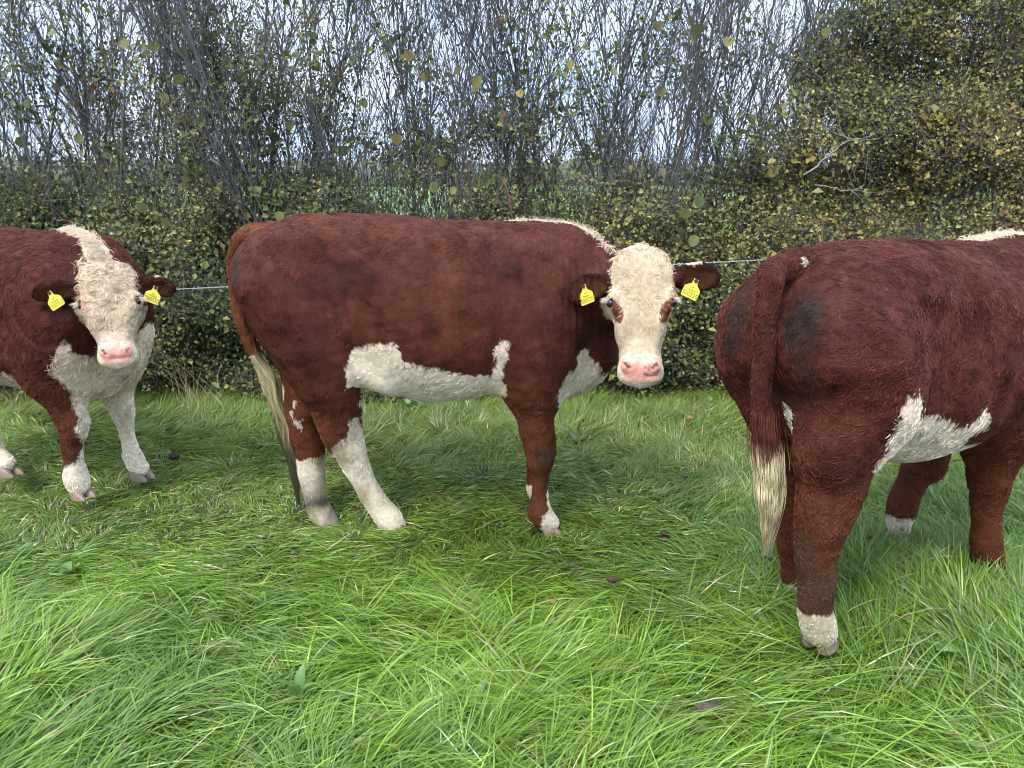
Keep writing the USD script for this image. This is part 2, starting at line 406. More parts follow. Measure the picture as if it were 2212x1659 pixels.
for si, bx in enumerate(shrub_x):
    r = np.random.default_rng(100 + si)
    bushy = bx > 2.0
    kind = "hawthorn_bush" if bushy or bx in (-2.45, -1.85) else "hedge_shrub"
    lab = shrub_label.get(float(bx), "hedge shrub beyond the left edge of the picture" if bx < -4.5 else "hedge shrub just off the left of the picture behind the curly cow" if bx < 0 else
                          "hawthorn bush beyond the right edge of the picture" if bx < 4.5 else "outermost hawthorn bush on the right of the hedge")
    t = thing(kind, lab, "shrub", None, (0, 0, 0))
    ns = 12 if not bushy else 8
    st = np.stack([bx + r.uniform(-0.33, 0.33, ns), HY + r.uniform(-0.12, 0.42, ns), np.full(ns, -0.05)], -1)
    lean = np.stack([r.normal(0.0, 0.2, ns) - 0.02, r.normal(0, 0.07, ns), np.ones(ns)], -1)
    ln = r.uniform(3.2, 4.3, ns) * (0.8 if bushy else 1.0)
    P = wander(st, unit(lean), ln, 12, 0.065, r)
    r0 = r.uniform(0.0045, 0.0105, ns) * (1 if not bushy else 0.9)
    tt = np.linspace(0, 1, 12)
    R = r0[:, None] * (1.25 - 0.95 * tt)[None] * (1 + 0.45 * np.exp(-(tt / 0.3) ** 2))[None] * (1 + 0.15 * r.normal(0, 1, (ns, 12)))
    R = np.clip(R, 0.002, 1)
    for i in range(ns):
        v, f = tubes(P[i:i + 1], R[i:i + 1], 6)
        obj("stem", (v, f), M["bark"], t)
    # side shoots and twigs, one joined part
    V, F, off = [], [], 0

    def add(v, f):
        global off
    nb = 27
    src = np.repeat(np.arange(ns), nb)
    u = r.uniform(0.1, 0.97, len(src))
    s0, dd = sample_on(P[src], u)
    az = r.uniform(0, 2 * np.pi, len(src))
    hd = unit(dd + np.stack([np.cos(az) * 0.75, np.sin(az) * 0.45, r.uniform(-0.1, 0.4, len(src))], -1) * r.uniform(0.4, 1.25, len(src))[:, None])
    bl = r.uniform(0.3, 1.3, len(src)) * (1.15 - 0.5 * u)
    B = wander(s0, hd, bl, 6, 0.10, r)
    BR = np.linspace(1, 0.35, 6)[None] * r.uniform(0.0028, 0.0062, len(src))[:, None]
    V1, F1 = tubes(B, BR, 4)
    nt = 7
    src2 = np.repeat(np.arange(len(B)), nt)
    s1, d1 = sample_on(B[src2], r.uniform(0.15, 1.0, len(src2)))
    az = r.uniform(0, 2 * np.pi, len(src2))
    h1 = unit(d1 + np.stack([np.cos(az), np.sin(az) * 0.7, r.uniform(-0.2, 0.9, len(src2))], -1) * r.uniform(0.4, 1.1, len(src2))[:, None])
    C2 = wander(s1, h1, r.uniform(0.10, 0.42, len(src2)), 4, 0.12, r)
    CR = np.linspace(1, 0.4, 4)[None] * r.uniform(0.0014, 0.0028, len(src2))[:, None]
    V2, F2 = tubes(C2, CR, 3)
    tag(obj("twigs", (np.vstack([V1, V2]), np.vstack([F1, F2 + len(V1)])), M["twig"], t), kind="stuff")
    # foliage
    mine = np.nonzero(owner == si)[0]
    nl = r.integers(6, 15, len(mine))
    cc = np.repeat(mine, nl)
    cen = np.stack([cx[cc], cy[cc], cz[cc]], -1) + r.normal(0, 1, (len(cc), 3)) * np.array([0.045, 0.04, 0.04]) + (np.repeat(r.normal(0, 1, (len(mine), 3)), nl, 0) * (r.random(len(cc))[:, None] - .5) * .22)
    cen[:, 2] = np.maximum(cen[:, 2], 0.02)
    nrm = unit(r.normal(0, 0.75, (len(cc), 3)) + [0, -0.45, 0.65])
    size = r.uniform(0.014, 0.034, len(cc)) * np.exp(.35 * r.normal(0, 1, len(mine))).repeat(nl) * (0.85 if bushy else 1.0)
    hue = fbm(np.stack([cx[cc], cz[cc] * 1.2, np.zeros(len(cc))], -1) * 1.9, 3, 41) * 5.2 - 1.5
    hue = hue + r.normal(0, 0.75, len(cc)) + np.clip((cx[cc] - 1.2) / .8, 0, 1) * 1.8 * np.clip((3.2 - cz[cc]) / 1.2, 0.35, 1) + 0.35 * r.normal(0, 1, len(mine)).repeat(nl)
    hue = np.clip(hue + 0.3, 0, 4.2)
    brown = r.random(len(cc)) < 0.02
    hue[brown] = r.uniform(4.6, 6.0, brown.sum())
    k0 = np.floor(hue).astype(int)
    fr = (hue - k0)[:, None]
    col = LEAF_COL[k0] * (1 - fr) + LEAF_COL[np.minimum(k0 + 1, 6)] * fr
    col = col * 1.55 * np.exp(r.normal(0, 0.24, len(cc)))[:, None]
    v, f, c = leaf_cards(cen, nrm, size, col, r)
    # short shoots that carry the clusters
    sh = np.stack([cx[mine], cy[mine], cz[mine]], -1)
    hd = unit(r.normal(0, 0.6, (len(mine), 3)) + [0, -0.3, 0.5])
    slen = r.uniform(.1, .42, len(mine))
    S = wander(sh - hd * slen[:, None] * .5, hd, slen, 3, 0.15, r)
    sv, sf = tubes(S, np.linspace(1, 0.5, 3)[None] * np.full((len(mine), 1), 0.0026), 3)
    tag(obj("shoots", (sv, sf), M["twig"], t), kind="stuff")
    tag(obj("foliage", (v, f), M["leaf"], t, smooth=False, col=c), kind="stuff")
    # broad hazel leaves that still hang on the upper twigs, each a part of its own
    if not (bx < -4 or bx > 4.3):
        nh = 10 if not bushy else 7
        pick = r.choice(len(B), nh * 3, replace=False)
        pts, _ = sample_on(B[pick], r.uniform(0.4, 1.0, len(pick)))
        sel = np.argsort(pts[:, 1] + 0.25 * r.random(len(pick)))[:nh]
        for pnt in pts[sel]:
            if pnt[2] < 1.2 or pnt[2] > 2.6:
                pnt[2] = 1.2 + 1.4 * r.random() ** 1.5
            s = r.uniform(0.024, 0.038)
            a_ = np.linspace(0, 2 * np.pi, 11)[:-1]
            rad = s * (1 + 0.10 * np.cos(a_) - 0.06 * np.cos(2 * a_) + 0.05 * r.normal(0, 1, 10))
            loc = np.stack([rad * np.cos(a_) * 1.12, rad * np.sin(a_), 0.55 * s * np.abs(np.sin(a_)) - 0.3 * s * np.cos(a_)], -1)
            nn = unit(np.array([r.normal(0, 0.5), -0.9 + r.normal(0, 0.4), 0.35 + r.normal(0, 0.5)]))
            ax = unit(np.cross(nn, [r.normal(0, 0.6), 0.2, 1.0]))
            ax = unit(np.cross(ax, nn) * -1 + 0.3 * ax * r.normal())
            ay = np.cross(nn, ax)
            LV = np.vstack([[[0, 0, 0]], loc]) @ np.stack([ax, ay, nn])
            LF = [[0, 1 + q_, 1 + (q_ + 1) % 10] for q_ in range(10)]
            tone = LEAF_COL[[1, 2, 2, 2, 3, 3, 3, 4][r.integers(0, 8)]] * r.uniform(0.9, 1.3)
            obj("broad_leaf", (LV + pnt, np.array(LF)), M["leaf"], t, col=np.tile(tone, (11, 1)))

# ---------------------------------------------------------------- cows
class Field:
    """A signed distance on a grid, built up from blended shapes, meshed by surface nets."""

    def __init__(s, lo, hi, h):
        s.lo, s.h = np.array(lo, float), h
        s.n = np.ceil((np.array(hi) - s.lo) / h).astype(int) + 1
        s.F = np.full(s.n, 1.0, np.float32)

    def put(s, fn, lo, hi, k=0.03, cut=False, pad=0.07):
        a = np.clip(np.floor((np.minimum(lo, hi) - pad - s.lo) / s.h).astype(int), 0, s.n)
        b = np.clip(np.ceil((np.maximum(lo, hi) + pad - s.lo) / s.h).astype(int) + 1, 0, s.n)
        if (b <= a).any():
            return
        g = np.stack(np.meshgrid(*[s.lo[i] + s.h * np.arange(a[i], b[i]) for i in range(3)], indexing="ij"), -1)
        d = fn(g).astype(np.float32)
        S = s.F[a[0]:b[0], a[1]:b[1], a[2]:b[2]]
        if cut:
            d = -d
            h = np.maximum(k - np.abs(S - d), 0) / k
            S[...] = np.maximum(S, d) + h * h * k * 0.25
        else:
            h = np.maximum(k - np.abs(S - d), 0) / k
            S[...] = np.minimum(S, d) - h * h * k * 0.25

    def cone(s, a, b, ra, rb, k=0.03, cut=False):
        a, b = np.array(a, float), np.array(b, float)
        ab = b - a

        def fn(p):
            t = np.clip(((p - a) @ ab) / (ab @ ab + 1e-12), 0, 1)
            return np.linalg.norm(p - a - t[..., None] * ab, axis=-1) - (ra + t * (rb - ra))
        r = max(ra, rb)
        s.put(fn, np.minimum(a, b) - r, np.maximum(a, b) + r, k, cut)

    def chain(s, pts, k=0.03):
        p = np.array([q_[0] for q_ in pts], float)
        r = np.array([q_[1] for q_ in pts], float)
        if len(p) > 2:
            u = np.r_[0, np.cumsum(np.linalg.norm(np.diff(p, axis=0), axis=1))]
            w_ = np.unique(np.concatenate([np.linspace(a_, b_, 4) for a_, b_ in zip(u[:-1], u[1:])]))
            p, r = PchipInterpolator(u, p)(w_), PchipInterpolator(u, r)(w_)

        def fn(g):
            d = np.full(g.shape[:-1], 9.0)
            for a, b, ra, rb in zip(p[:-1], p[1:], r[:-1], r[1:]):
                ab = b - a
                t = np.clip(((g - a) @ ab) / (ab @ ab + 1e-12), 0, 1)
                d = np.minimum(d, np.linalg.norm(g - a - t[..., None] * ab, axis=-1) - (ra + t * (rb - ra)))
            return d
        s.put(fn, (p - r[:, None]).min(0), (p + r[:, None]).max(0), k)

    def ball(s, c, rad, axes=np.eye(3), k=0.03, cut=False):
        c, rad = np.array(c, float), np.array(rad, float)

        def fn(p):
            q_ = (p - c) @ axes.T
            n0 = np.linalg.norm(q_ / rad, axis=-1)
            n1 = np.linalg.norm(q_ / rad ** 2, axis=-1)
            return n0 * (n0 - 1) / np.maximum(n1, 1e-6)
        m = rad.max()
        s.put(fn, c - m, c + m, k, cut)

    def mesh(s):
        F, n = s.F, s.n
        S = F < 0
        c = np.zeros(n - 1, np.int8)
        cor = [(i, j, k) for i in (0, 1) for j in (0, 1) for k in (0, 1)]
        for o in cor:
            c += S[o[0]:n[0] - 1 + o[0], o[1]:n[1] - 1 + o[1], o[2]:n[2] - 1 + o[2]]
        ids = np.argwhere((c > 0) & (c < 8))
        idx = np.full(n - 1, -1, np.int64)
        idx[tuple(ids.T)] = np.arange(len(ids))
        acc, cnt = np.zeros((len(ids), 3)), np.zeros(len(ids))
        for o in cor:
            for ax in range(3):
                if o[ax] == 0:
                    e = list(o)
                    e[ax] = 1
                    fa, fb = F[tuple((ids + o).T)], F[tuple((ids + e).T)]
                    x = (fa < 0) != (fb < 0)
                    t = np.where(x, fa / np.where(x, fa - fb, 1), 0)
                    pos = np.array(o, float)[None] + 0 * acc
                    pos[:, ax] = t
                    acc += pos * x[:, None]
                    cnt += x
        V = s.lo + s.h * (ids + acc / np.maximum(cnt, 1)[:, None])
        faces = []
        for ax in range(3):
            o1, o2 = [(1, 2), (2, 0), (0, 1)][ax]
            sl = [slice(1, n[i] - 1) for i in range(3)]
            sl[ax] = slice(0, n[ax] - 1)
            A = S[tuple(sl)]
            sl[ax] = slice(1, n[ax])
            B = S[tuple(sl)]
            e = np.argwhere(A != B)
            inside = A[tuple(e.T)]
            base = e.copy()
            for i in range(3):
                if i != ax:
                    base[:, i] += 1
            u1, u2 = np.zeros(3, int), np.zeros(3, int)
            u1[o1], u2[o2] = 1, 1
            q_ = np.stack([idx[tuple((base - u1 - u2).T)], idx[tuple((base - u2).T)], idx[tuple(base.T)], idx[tuple((base - u1).T)]], 1)
            q_[~inside] = q_[~inside][:, ::-1]
            faces.append(q_[(q_ >= 0).all(1)])
        Q = np.vstack(faces)
        return V, np.vstack([Q[:, [0, 1, 2]], Q[:, [0, 2, 3]]])


def relax(V, F, rounds=6):
    """Taubin smoothing."""
    import scipy.sparse as sp
    n = len(V)
    e = np.vstack([F[:, [0, 1]], F[:, [1, 2]], F[:, [2, 0]]])
    A = sp.coo_matrix((np.ones(len(e)), (e[:, 0], e[:, 1])), (n, n)).tocsr()
    A = ((A + A.T) > 0).astype(float)
    D = sp.diags(1 / np.maximum(np.asarray(A.sum(1)).ravel(), 1)) @ A
    for _ in range(rounds):
        V = V + 0.5 * (D @ V - V)
        V = V - 0.52 * (D @ V - V)
    return V


def smooth_table(knots, vals):
    f = PchipInterpolator(knots, vals)
    xs = np.linspace(knots[0], knots[-1], 240)
    ys = f(xs)
    return lambda x: np.interp(x, xs, ys)


BROWN = np.array([0.066, 0.0190, 0.0122])
RUST = np.array([0.128, 0.042, 0.018])
DARK = np.array([0.025, 0.0088, 0.007])
CREAM = np.array([0.385, 0.275, 0.165])
WHITE = np.array([0.63, 0.525, 0.385])
PINK = np.array([0.60, 0.27, 0.205])
DIRT = np.array([0.028, 0.025, 0.021])
MUCK = np.array([0.23, 0.19, 0.08])


class Cow:
    def __init__(s, origin, yaw):
        s.o = np.array([*origin, 0.0])
        s.yaw = yaw
        a = math.radians(yaw)
        s.A = np.array([[math.cos(a), math.sin(a), 0], [-math.sin(a), math.cos(a), 0], [0, 0, 1.0]])

    def loc(s, w):
        return (np.asarray(w, float) - s.o) @ s.A.T

    def world(s, p):
        return np.asarray(p, float) @ s.A + s.o

    def P(s, px, py, lat=0.0):
        """The point of the plane at lateral distance lat that the photograph shows at (px, py), in the cow's own axes."""
        d, q_ = ray(px, py) @ s.A.T, s.loc([0, 0, EYE])
        t = (lat - q_[1]) / d[1]
        return q_ + d * t

    def X(s, px, py, x):
        d, q_ = ray(px, py) @ s.A.T, s.loc([0, 0, EYE])
        return q_ + d * (x - q_[0]) / d[0]

    def W(s, px, py, y):
        return s.loc(at(px, py, y))


def frame(poll, nose, toward, turn=0.0):
    """Head axes: r to the animal's face's right in the picture, u down the face, n out of the face."""
    u = unit(nose - poll)
    n = toward - (poll + nose) / 2
    n = unit(n - u * (n @ u))
    r = np.cross(n, u)
    a = math.radians(turn)
    n, r = n * math.cos(a) + r * math.sin(a), r * math.cos(a) - n * math.sin(a)
    return np.stack([u, r, n])


def head_field(fl, O, A, S, ears, wide=(1.0, 1.0)):
    """The head: O the top of the poll, A rows (down the face, across, out of the face), S its scale."""
    k = np.array([0, .03, .08, .15, .24, .32, .40, .46, .50, .54, .575, .60])
    hw = smooth_table(k, np.array([.068, .098, .115, .124, .123, .109, .094, .087, .090, .097, .088, .047]) * S * np.interp(k, [.27, .46], wide))
    fr = smooth_table(k, np.array([-.055, -.012, .010, .022, .022, .016, .012, .010, .012, .010, -.008, -.035]) * S)
    bk = smooth_table(k, np.array([-.12, -.16, -.19, -.215, -.235, -.235, -.20, -.165, -.145, -.13, -.11, -.075]) * S)

    def fn(p):
        q_ = (p - O) @ A.T
        sc = np.clip(q_[..., 0] / S, 0, .60)
        a, f_, b_ = hw(sc), fr(sc), bk(sc)
        y = np.abs(q_[..., 1]) / a
        z = np.abs(q_[..., 2] - (f_ + b_) / 2) / ((f_ - b_) / 2)
        d = ((y ** 2.5 + z ** 2.5) ** 0.4 - 1) * np.minimum(a, (f_ - b_) / 2)
        return np.hypot(np.maximum(d, 0), q_[..., 0] - sc * S) + np.minimum(d, 0)
    head_field.last = fn
    cs = np.array([O + np.array(c) * S @ A for c in ((0, -.13, -.25), (.6, .13, .04), (0, .13, -.25), (.6, -.13, .04))])
    fl.put(fn, cs.min(0) - .04, cs.max(0) + .04, 0.04)

    def hp(u_, r_, n_):
        return O + np.array([u_, r_ * (wide[0] if abs(r_) < .15 and u_ < .4 else 1.0), n_]) * S @ A
    for sg in (-1, 1):
        fl.ball(hp(.232, sg * .108, -.020), np.array([.046, .030, .040]) * S, A, .03)                # brow
        fl.cone(hp(.231, sg * .096, .010), hp(.236, sg * .128, -.020), .010 * S, .010 * S, .012)
        fl.cone(hp(.270, sg * .100, .006), hp(.270, sg * .124, -.020), .006 * S, .006 * S, .012)
        fl.ball(hp(.335, sg * .070, -.030), np.array([.09, .03, .05]) * S, A, .04)                     # cheek bone
        fl.ball(hp(.25, sg * .128, -.002), np.array([.019, .019, .020]) * S, A, .008, cut=True)        # eye socket
        fl.ball(hp(.521, sg * .050, .010), np.array([.026, .034, .020]) * S, A, .02)                   # nostril rim
        fl.cone(hp(.512, sg * .056, .035), hp(.536, sg * .043, .022), .0075 * S, .011 * S, .008, cut=True)
        e = ears[sg]
        base, tip = hp(.125, sg * .098, -.07), hp(*e["tip"])
        ax = unit(tip - base)
        nn = unit(np.array(e["face"]) @ A)
        nn = unit(nn - ax * (nn @ ax))
        E = np.stack([ax, np.cross(nn, ax), nn])
        L = np.linalg.norm(tip - base)
        fl.cone(base, base + ax * L * .3, .036 * S, .030 * S, .03)
        fl.ball(base + ax * L * .58, (L * .46, .068 * S, .018 * S), E, .015)
        fl.ball(base + ax * L * .58 + nn * .016 * S, (L * .37, .047 * S, .015 * S), E, .012, cut=True)
        e["E"], e["mid"], e["base"], e["L"] = E, base + ax * L * .58, base, L
    fl.cone(hp(.562, -.045, -.055), hp(.562, .045, -.055), .026 * S, .026 * S, .03)                     # lower lip
    fl.cone(hp(.560, -.075, -.012), hp(.560, .075, -.012), .0035, .0035, .006, cut=True)
    return hp


def claw(p, yaw, sz=1.0):
    """Two claws of a hoof standing at p, pointing along yaw."""
    out = []
    for sg in (-1, 1):
        a = np.linspace(0, 2 * np.pi, 12, endpoint=False)
        low = np.stack([0.052 * np.cos(a) + 0.012, 0.024 * np.sin(a) * (1 - 0.35 * np.cos(a)), np.zeros(12)], -1)
        top = np.stack([0.036 * np.cos(a) - 0.022, 0.021 * np.sin(a), np.full(12, 0.058) + 0.012 * np.cos(a + np.pi)], -1)
        m = trimesh.convex.convex_hull(np.vstack([low, low * [0.97, 0.95, 1] + [0, 0, 0.012], top]) * sz + [0, sg * 0.027 * sz, 0])
        out.append(m)
    for sg in (-1, 1):
        d = trimesh.creation.icosphere(1, 1.0)
        d.apply_scale([.012, .011, .017])
        d.apply_translation([-.062, sg * .024, .095])
        out.append(d)
    m = trimesh.util.concatenate(out)
    c, s_ = math.cos(yaw), math.sin(yaw)
    v = np.array(m.vertices) @ np.array([[c, s_, 0], [-s_, c, 0], [0, 0, 1.0]]) + p
    return v, np.array(m.faces)


TORSO = np.array([   # x, top, bottom, half width
    [.075, 1.27, 1.10, .060], [.115, 1.35, .98, .140], [.17, 1.39, .87, .195], [.25, 1.42, .80, .232], [.40, 1.447, .765, .262], [.58, 1.440, .75, .295], [.74, 1.434, .648, .330],
    [.90, 1.430, .605, .352], [1.05, 1.425, .622, .350], [1.22, 1.415, .660, .320], [1.36, 1.415, .655, .285], [1.48, 1.410, .625, .250], [1.58, 1.385, .645, .210], [1.66, 1.34, .70, .165], [1.73, 1.25, .80, .10], [1.77, 1.15, .92, .04]])


def make_cow(c, label, legs, head, neck, tail, paint, hair, h=0.0095, scale=(1, 1, 1), seed=1, tags=None, torso_rows=TORSO, wrinkle=None):
    r = np.random.default_rng(seed)
    sx, sy, sz = scale
    fl = Field((-0.16, -0.72, -0.17), (head.get('far', 2.2), 0.5, 1.56), h)
    x = torso_rows[:, 0] * sx
    top, bot, hw = smooth_table(x, torso_rows[:, 1] * sz), smooth_table(x, torso_rows[:, 2] * sz), smooth_table(x, torso_rows[:, 3] * sy)

    def torso(p):
        xc = np.clip(p[..., 0], x[0], x[-1])
        a, t_, b_ = hw(xc), top(xc), bot(xc)
        zc, hh = t_ * .47 + b_ * .53, 0
        dz = p[..., 2] - zc
        zz = np.abs(dz) / np.where(dz > 0, t_ - zc, zc - b_)
        y = np.abs(p[..., 1]) / a
        d = ((y ** 2.35 + zz ** 2.35) ** (1 / 2.35) - 1) * np.minimum(a, (t_ - b_) / 2)
        return np.hypot(np.maximum(d, 0), p[..., 0] - xc) + np.minimum(d, 0)
    fl.put(torso, (x[0], -.4, .55), (x[-1], .4, 1.48), .05)
    for sg in (-1, 1):
        fl.ball((.38 * sx, sg * .19 * sy, 1.33 * sz), (.09, .05, .045), k=.11)                       # hook bone
        fl.ball((.15 * sx, sg * .135 * sy, 1.20 * sz), (.075, .07, .10), k=.09)                         # pin bone
        fl.ball((1.36 * sx, sg * .20 * sy, 1.02 * sz), (.17, .10, .30), k=.08)                          # shoulder
    for lg in legs:
        fl.chain(lg["pts"][:3], .13)
        fl.chain(lg["pts"][1:], .035)
    fl.chain(neck, .09)
    fl.chain(tail, .010)
    for e in head.get('extra', []):
        fl.chain(e, .07)
    S = head["S"]
    hp = head_field(fl, head["O"], head["A"], S, head["ears"], head.get("wide", (1.0, 1.0)))
    head["fn"] = head_field.last
    V, F = fl.mesh()
    V = relax(V, F)
    # keep the one connected body
    import scipy.sparse as sp
    from scipy.sparse.csgraph import connected_components
    g = sp.coo_matrix((np.ones(len(F) * 2), (np.r_[F[:, 0], F[:, 1]], np.r_[F[:, 1], F[:, 2]])), (len(V), len(V)))
    _, lab = connected_components(g, directed=False)
    keep = lab == np.bincount(lab).argmax()
    re = np.cumsum(keep) - 1
    F = re[F[keep[F[:, 0]]]]
    V = V[keep]
    fn = np.cross(V[F[:, 1]] - V[F[:, 0]], V[F[:, 2]] - V[F[:, 0]])
    N = np.zeros_like(V)
    for k_ in range(3):
        np.add.at(N, F[:, k_], fn)
    N = unit(N)
    C = paint(c, V, N, head, r)
    lumps = (fbm(V * 4.2, 2, seed + 1) - 0.5) * 0.03 + (fbm(V * 11, 3, seed) - 0.5) * 0.014 + (fbm(V * 34, 2, seed + 5) - 0.5) * hair.get("lump", 0.005)
    hq = (V - head["O"]) @ head["A"].T / S
    hq[:, 1] /= np.interp(hq[:, 0], [.27, .46], head.get('wide', (1.0, 1.0)))
    muzzle = np.clip((hq[:, 0] - .40) / .08, 0, 1) * (np.abs(hq[:, 1]) < .12) * (hq[:, 2] > -.2) * (hq[:, 0] < .65)
    X_, Y_, Z_ = V[:, 0] / sx, np.abs(V[:, 1]), V[:, 2] / sz
    side_ = np.clip((Y_ - .08) / .08, 0, 1) * (hq[:, 2] < -.25)

    def bump_(cx_, cz_, wx, wz, a_):
        return a_ * np.exp(-((X_ - cx_) / wx) ** 2 - ((Z_ - cz_) / wz) ** 2)
    ln_ = X_ - 1.27 + .10 * (Z_ - 1.1)
    lumps = lumps + side_ * (bump_(.44, 1.30, .07, .045, .017) + bump_(.155, 1.22, .05, .06, .012) + bump_(.66, 1.16, .10, .10, -.026) + bump_(.62, .90, .05, .12, -.010)
                             + bump_(.34, .98, .13, .17, .014) + bump_(1.40, 1.02, .10, .20, .012)
                             - .012 * np.exp(-(ln_ / .035) ** 2) * np.exp(-((Z_ - 1.08) / .24) ** 2)
                             + .0035 * np.sin((X_ + .12 * Z_) * 62) * np.exp(-((X_ - 1.0) / .2) ** 2 - ((Z_ - .98) / .18) ** 2))
    V2 = V + N * (lumps * (1 - .9 * muzzle))[:, None]
    if wrinkle is not None:
        V2 = V2 + N * wrinkle(c, V)[:, None]
    x_ = thing("cow", label, "cow", None, (c.o[0], c.o[1], 0), c.yaw)
    bare = (hq[:, 0] > .478) & (hq[:, 0] < .66) & (np.abs(hq[:, 1]) < .11) & (hq[:, 2] > -.2)
    bare |= ((hq[:, 0] - .25) ** 2 + (np.abs(hq[:, 1]) - .12) ** 2 + (hq[:, 2] + .005) ** 2) < .036 ** 2
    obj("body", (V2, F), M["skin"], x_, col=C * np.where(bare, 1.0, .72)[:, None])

    # eyes
    for sg in (-1, 1):
        s = trimesh.creation.icosphere(3, .0195 * S)
        s.apply_translation(hp(.25, sg * .1155, -.0125))
        obj("eye", s, M["eye"], x_)
    for lg in legs:
        e_, rr = np.array(lg["pts"][-1][0]), lg["pts"][-1][1]
        hpos = e_ + np.array([.016 * math.cos(lg["toe"]), .016 * math.sin(lg["toe"]), -rr - .012])
        obj("hoof", claw(hpos, lg["toe"], lg.get("hs", 1.0)), M["hoof"], x_, smooth=40)

    # coat hair
    area = np.linalg.norm(fn, axis=1)
    fc = V[F].mean(1)
    fN = N[F].mean(1)
    toc = unit(c.loc([0, 0, EYE]) - fc)
    facing = (fN * toc).sum(1)
    w_ = area * np.where(facing > -.25, 1.0, 0.18)
    n = hair["count"]
    pick = r.choice(len(F), n, p=w_ / w_.sum())
    b = r.dirichlet((1, 1, 1), n)
    tri = F[pick]
    root = (V2[tri] * b[..., None]).sum(1)
    nor = unit((N[tri] * b[..., None]).sum(1))
    col = C[cKDTree(V2).query(root + r.normal(0, .0065, (n, 3)))[1]]
    q_ = (root - head["O"]) @ head["A"].T / S
    q_[:, 1] /= np.interp(q_[:, 0], [.27, .46], head.get('wide', (1.0, 1.0)))
    onhead = (q_[:, 0] > -.03) & (q_[:, 0] < .62) & (np.abs(q_[:, 1]) < .15) & (q_[:, 2] > -.16)
    onear = (q_[:, 0] > .02) & (q_[:, 0] < .30) & (np.abs(q_[:, 1]) > .135) & (q_[:, 2] > -.2) & ~((np.abs(q_[:, 1]) < .15) & (q_[:, 2] > -.05))
    bald = onhead & (q_[:, 0] > .478) & (np.abs(q_[:, 1]) < .078) & (q_[:, 2] > -.03)
    bald |= onhead & (((q_[:, 0] - .25) ** 2 + (np.abs(q_[:, 1]) - .12) ** 2 + (q_[:, 2] + .005) ** 2) < .034 ** 2)
    low = root[:, 2] < .045
    flow = np.tile([-.62, 0, -.78], (n, 1))
    shoulder = root[:, 0] > 1.15 * sx
    flow[shoulder] = [-.35, 0, -.9]
    flow[root[:, 2] < .62 * sz] = [0, 0, -1.0]
    A = head["A"]
    wh = np.stack([q_[:, 0] - .22, q_[:, 1] * 1.3, 0 * q_[:, 0]], -1)
    hd = unit(wh + [0.03, 0, 0]) @ A
    flow[onhead] = hd[onhead]
    if onear.any():
        sgn = np.sign(q_[:, 1])
        flow[onear] = (np.stack([np.full(n, .75), sgn * .65, np.zeros(n)], -1) @ A)[onear]
    if hair.get("flow"):
        flow = hair["flow"](c, root, flow)
    t = unit(flow - nor * (flow * nor).sum(1)[:, None] + 1e-6)
    bi = np.cross(nor, t)
    ang = (fbm(root * hair["swirl_f"], 3, seed + 9) - .5) * 2 * hair["swirl"] + r.normal(0, hair["mess"], n)
    ang[onhead] = ((fbm(root * 26, 2, seed + 12) - .5) * 2 * hair["head_swirl"])[onhead] + r.normal(0, .25, n)[onhead]
    curl = (noise(root * 31, seed + 3) - .5) * 2 * hair["curl"] + r.normal(0, .3 * hair["curl"], n)
    curl[onhead] = ((noise(root * 38, seed + 4) - .5) * 2 * hair["head_curl"])[onhead]
    L = hair["length"] * np.exp(r.normal(0, .28, n))
    L[onhead] = hair["head_length"] * np.exp(r.normal(0, .25, n))[onhead] * np.clip(1.2 - q_[onhead, 0] * 2.0, .22, 1.1)
    L[onear] = .016
    ls = (root[:, 2] < .55) & ~onhead
    L[ls] = np.minimum(L[ls], .020 + .015 * r.random(ls.sum()))
    light = col.mean(1) > .25
    L[(root[:, 2] < .30)] *= .6
    L[light & ~onhead] *= .9
    good = ~bald & ~low
    k = 6
    pts = np.zeros((n, k, 3))
    pts[:, 0] = root - nor * .001
    lift0 = hair["lift"] * (0.6 + 0.8 * r.random(n))
    for j in range(1, k):
        u_ = (j - .5) / (k - 1)
        a_ = ang + curl * (u_ - .2)
        li = lift0 * (1 - 1.5 * u_)
        dirn = np.cos(a_)[:, None] * t + np.sin(a_)[:, None] * bi + li[:, None] * nor
        pts[:, j] = pts[:, j - 1] + unit(dirn) * (L / (k - 1))[:, None]
    wd = (hair["width"] * (0.7 + .6 * r.random(n)))[:, None] * np.array([.8, 1.0, .95, .8, .55, .2])[None]
    tone = np.exp(r.normal(0, .26, n)) * (0.55 + .9 * (fbm(root * [30, 30, 18], 3, seed + 2)))
    tone[onhead] = (np.exp(r.normal(0, .30, n)) * (.45 + 1.0 * fbm(root * 55, 2, seed + 8)))[onhead]
    good &= ~(onear & light)
    curves("coat_hair", pts[good], wd[good], M["hair"], x_, (col * tone[:, None])[good])

    # eyelashes and the long hairs of crest and tail
    def strands(name, roots, dirs, length, width, colr, droop=.5, wave=.3, k=8, wf=9.0):
        n_ = len(roots)
        p = np.zeros((n_, k, 3))
        p[:, 0] = roots
        d = unit(dirs)
        ph = r.uniform(0, 6.28, n_)
        sd = unit(np.cross(d, r.normal(0, 1, (n_, 3))))
        for j in range(1, k):
            d = unit(d + np.array([0, 0, -droop / k]) + sd * (wave * np.sin(ph + j * wf / k))[:, None])
            p[:, j] = p[:, j - 1] + d * (length / (k - 1))[:, None]
        wv = width * np.linspace(1, .25, k)[None] * np.ones((n_, 1))
        curves(name, p, wv, M["hair"], x_, colr)

    cr = head.get("crest")
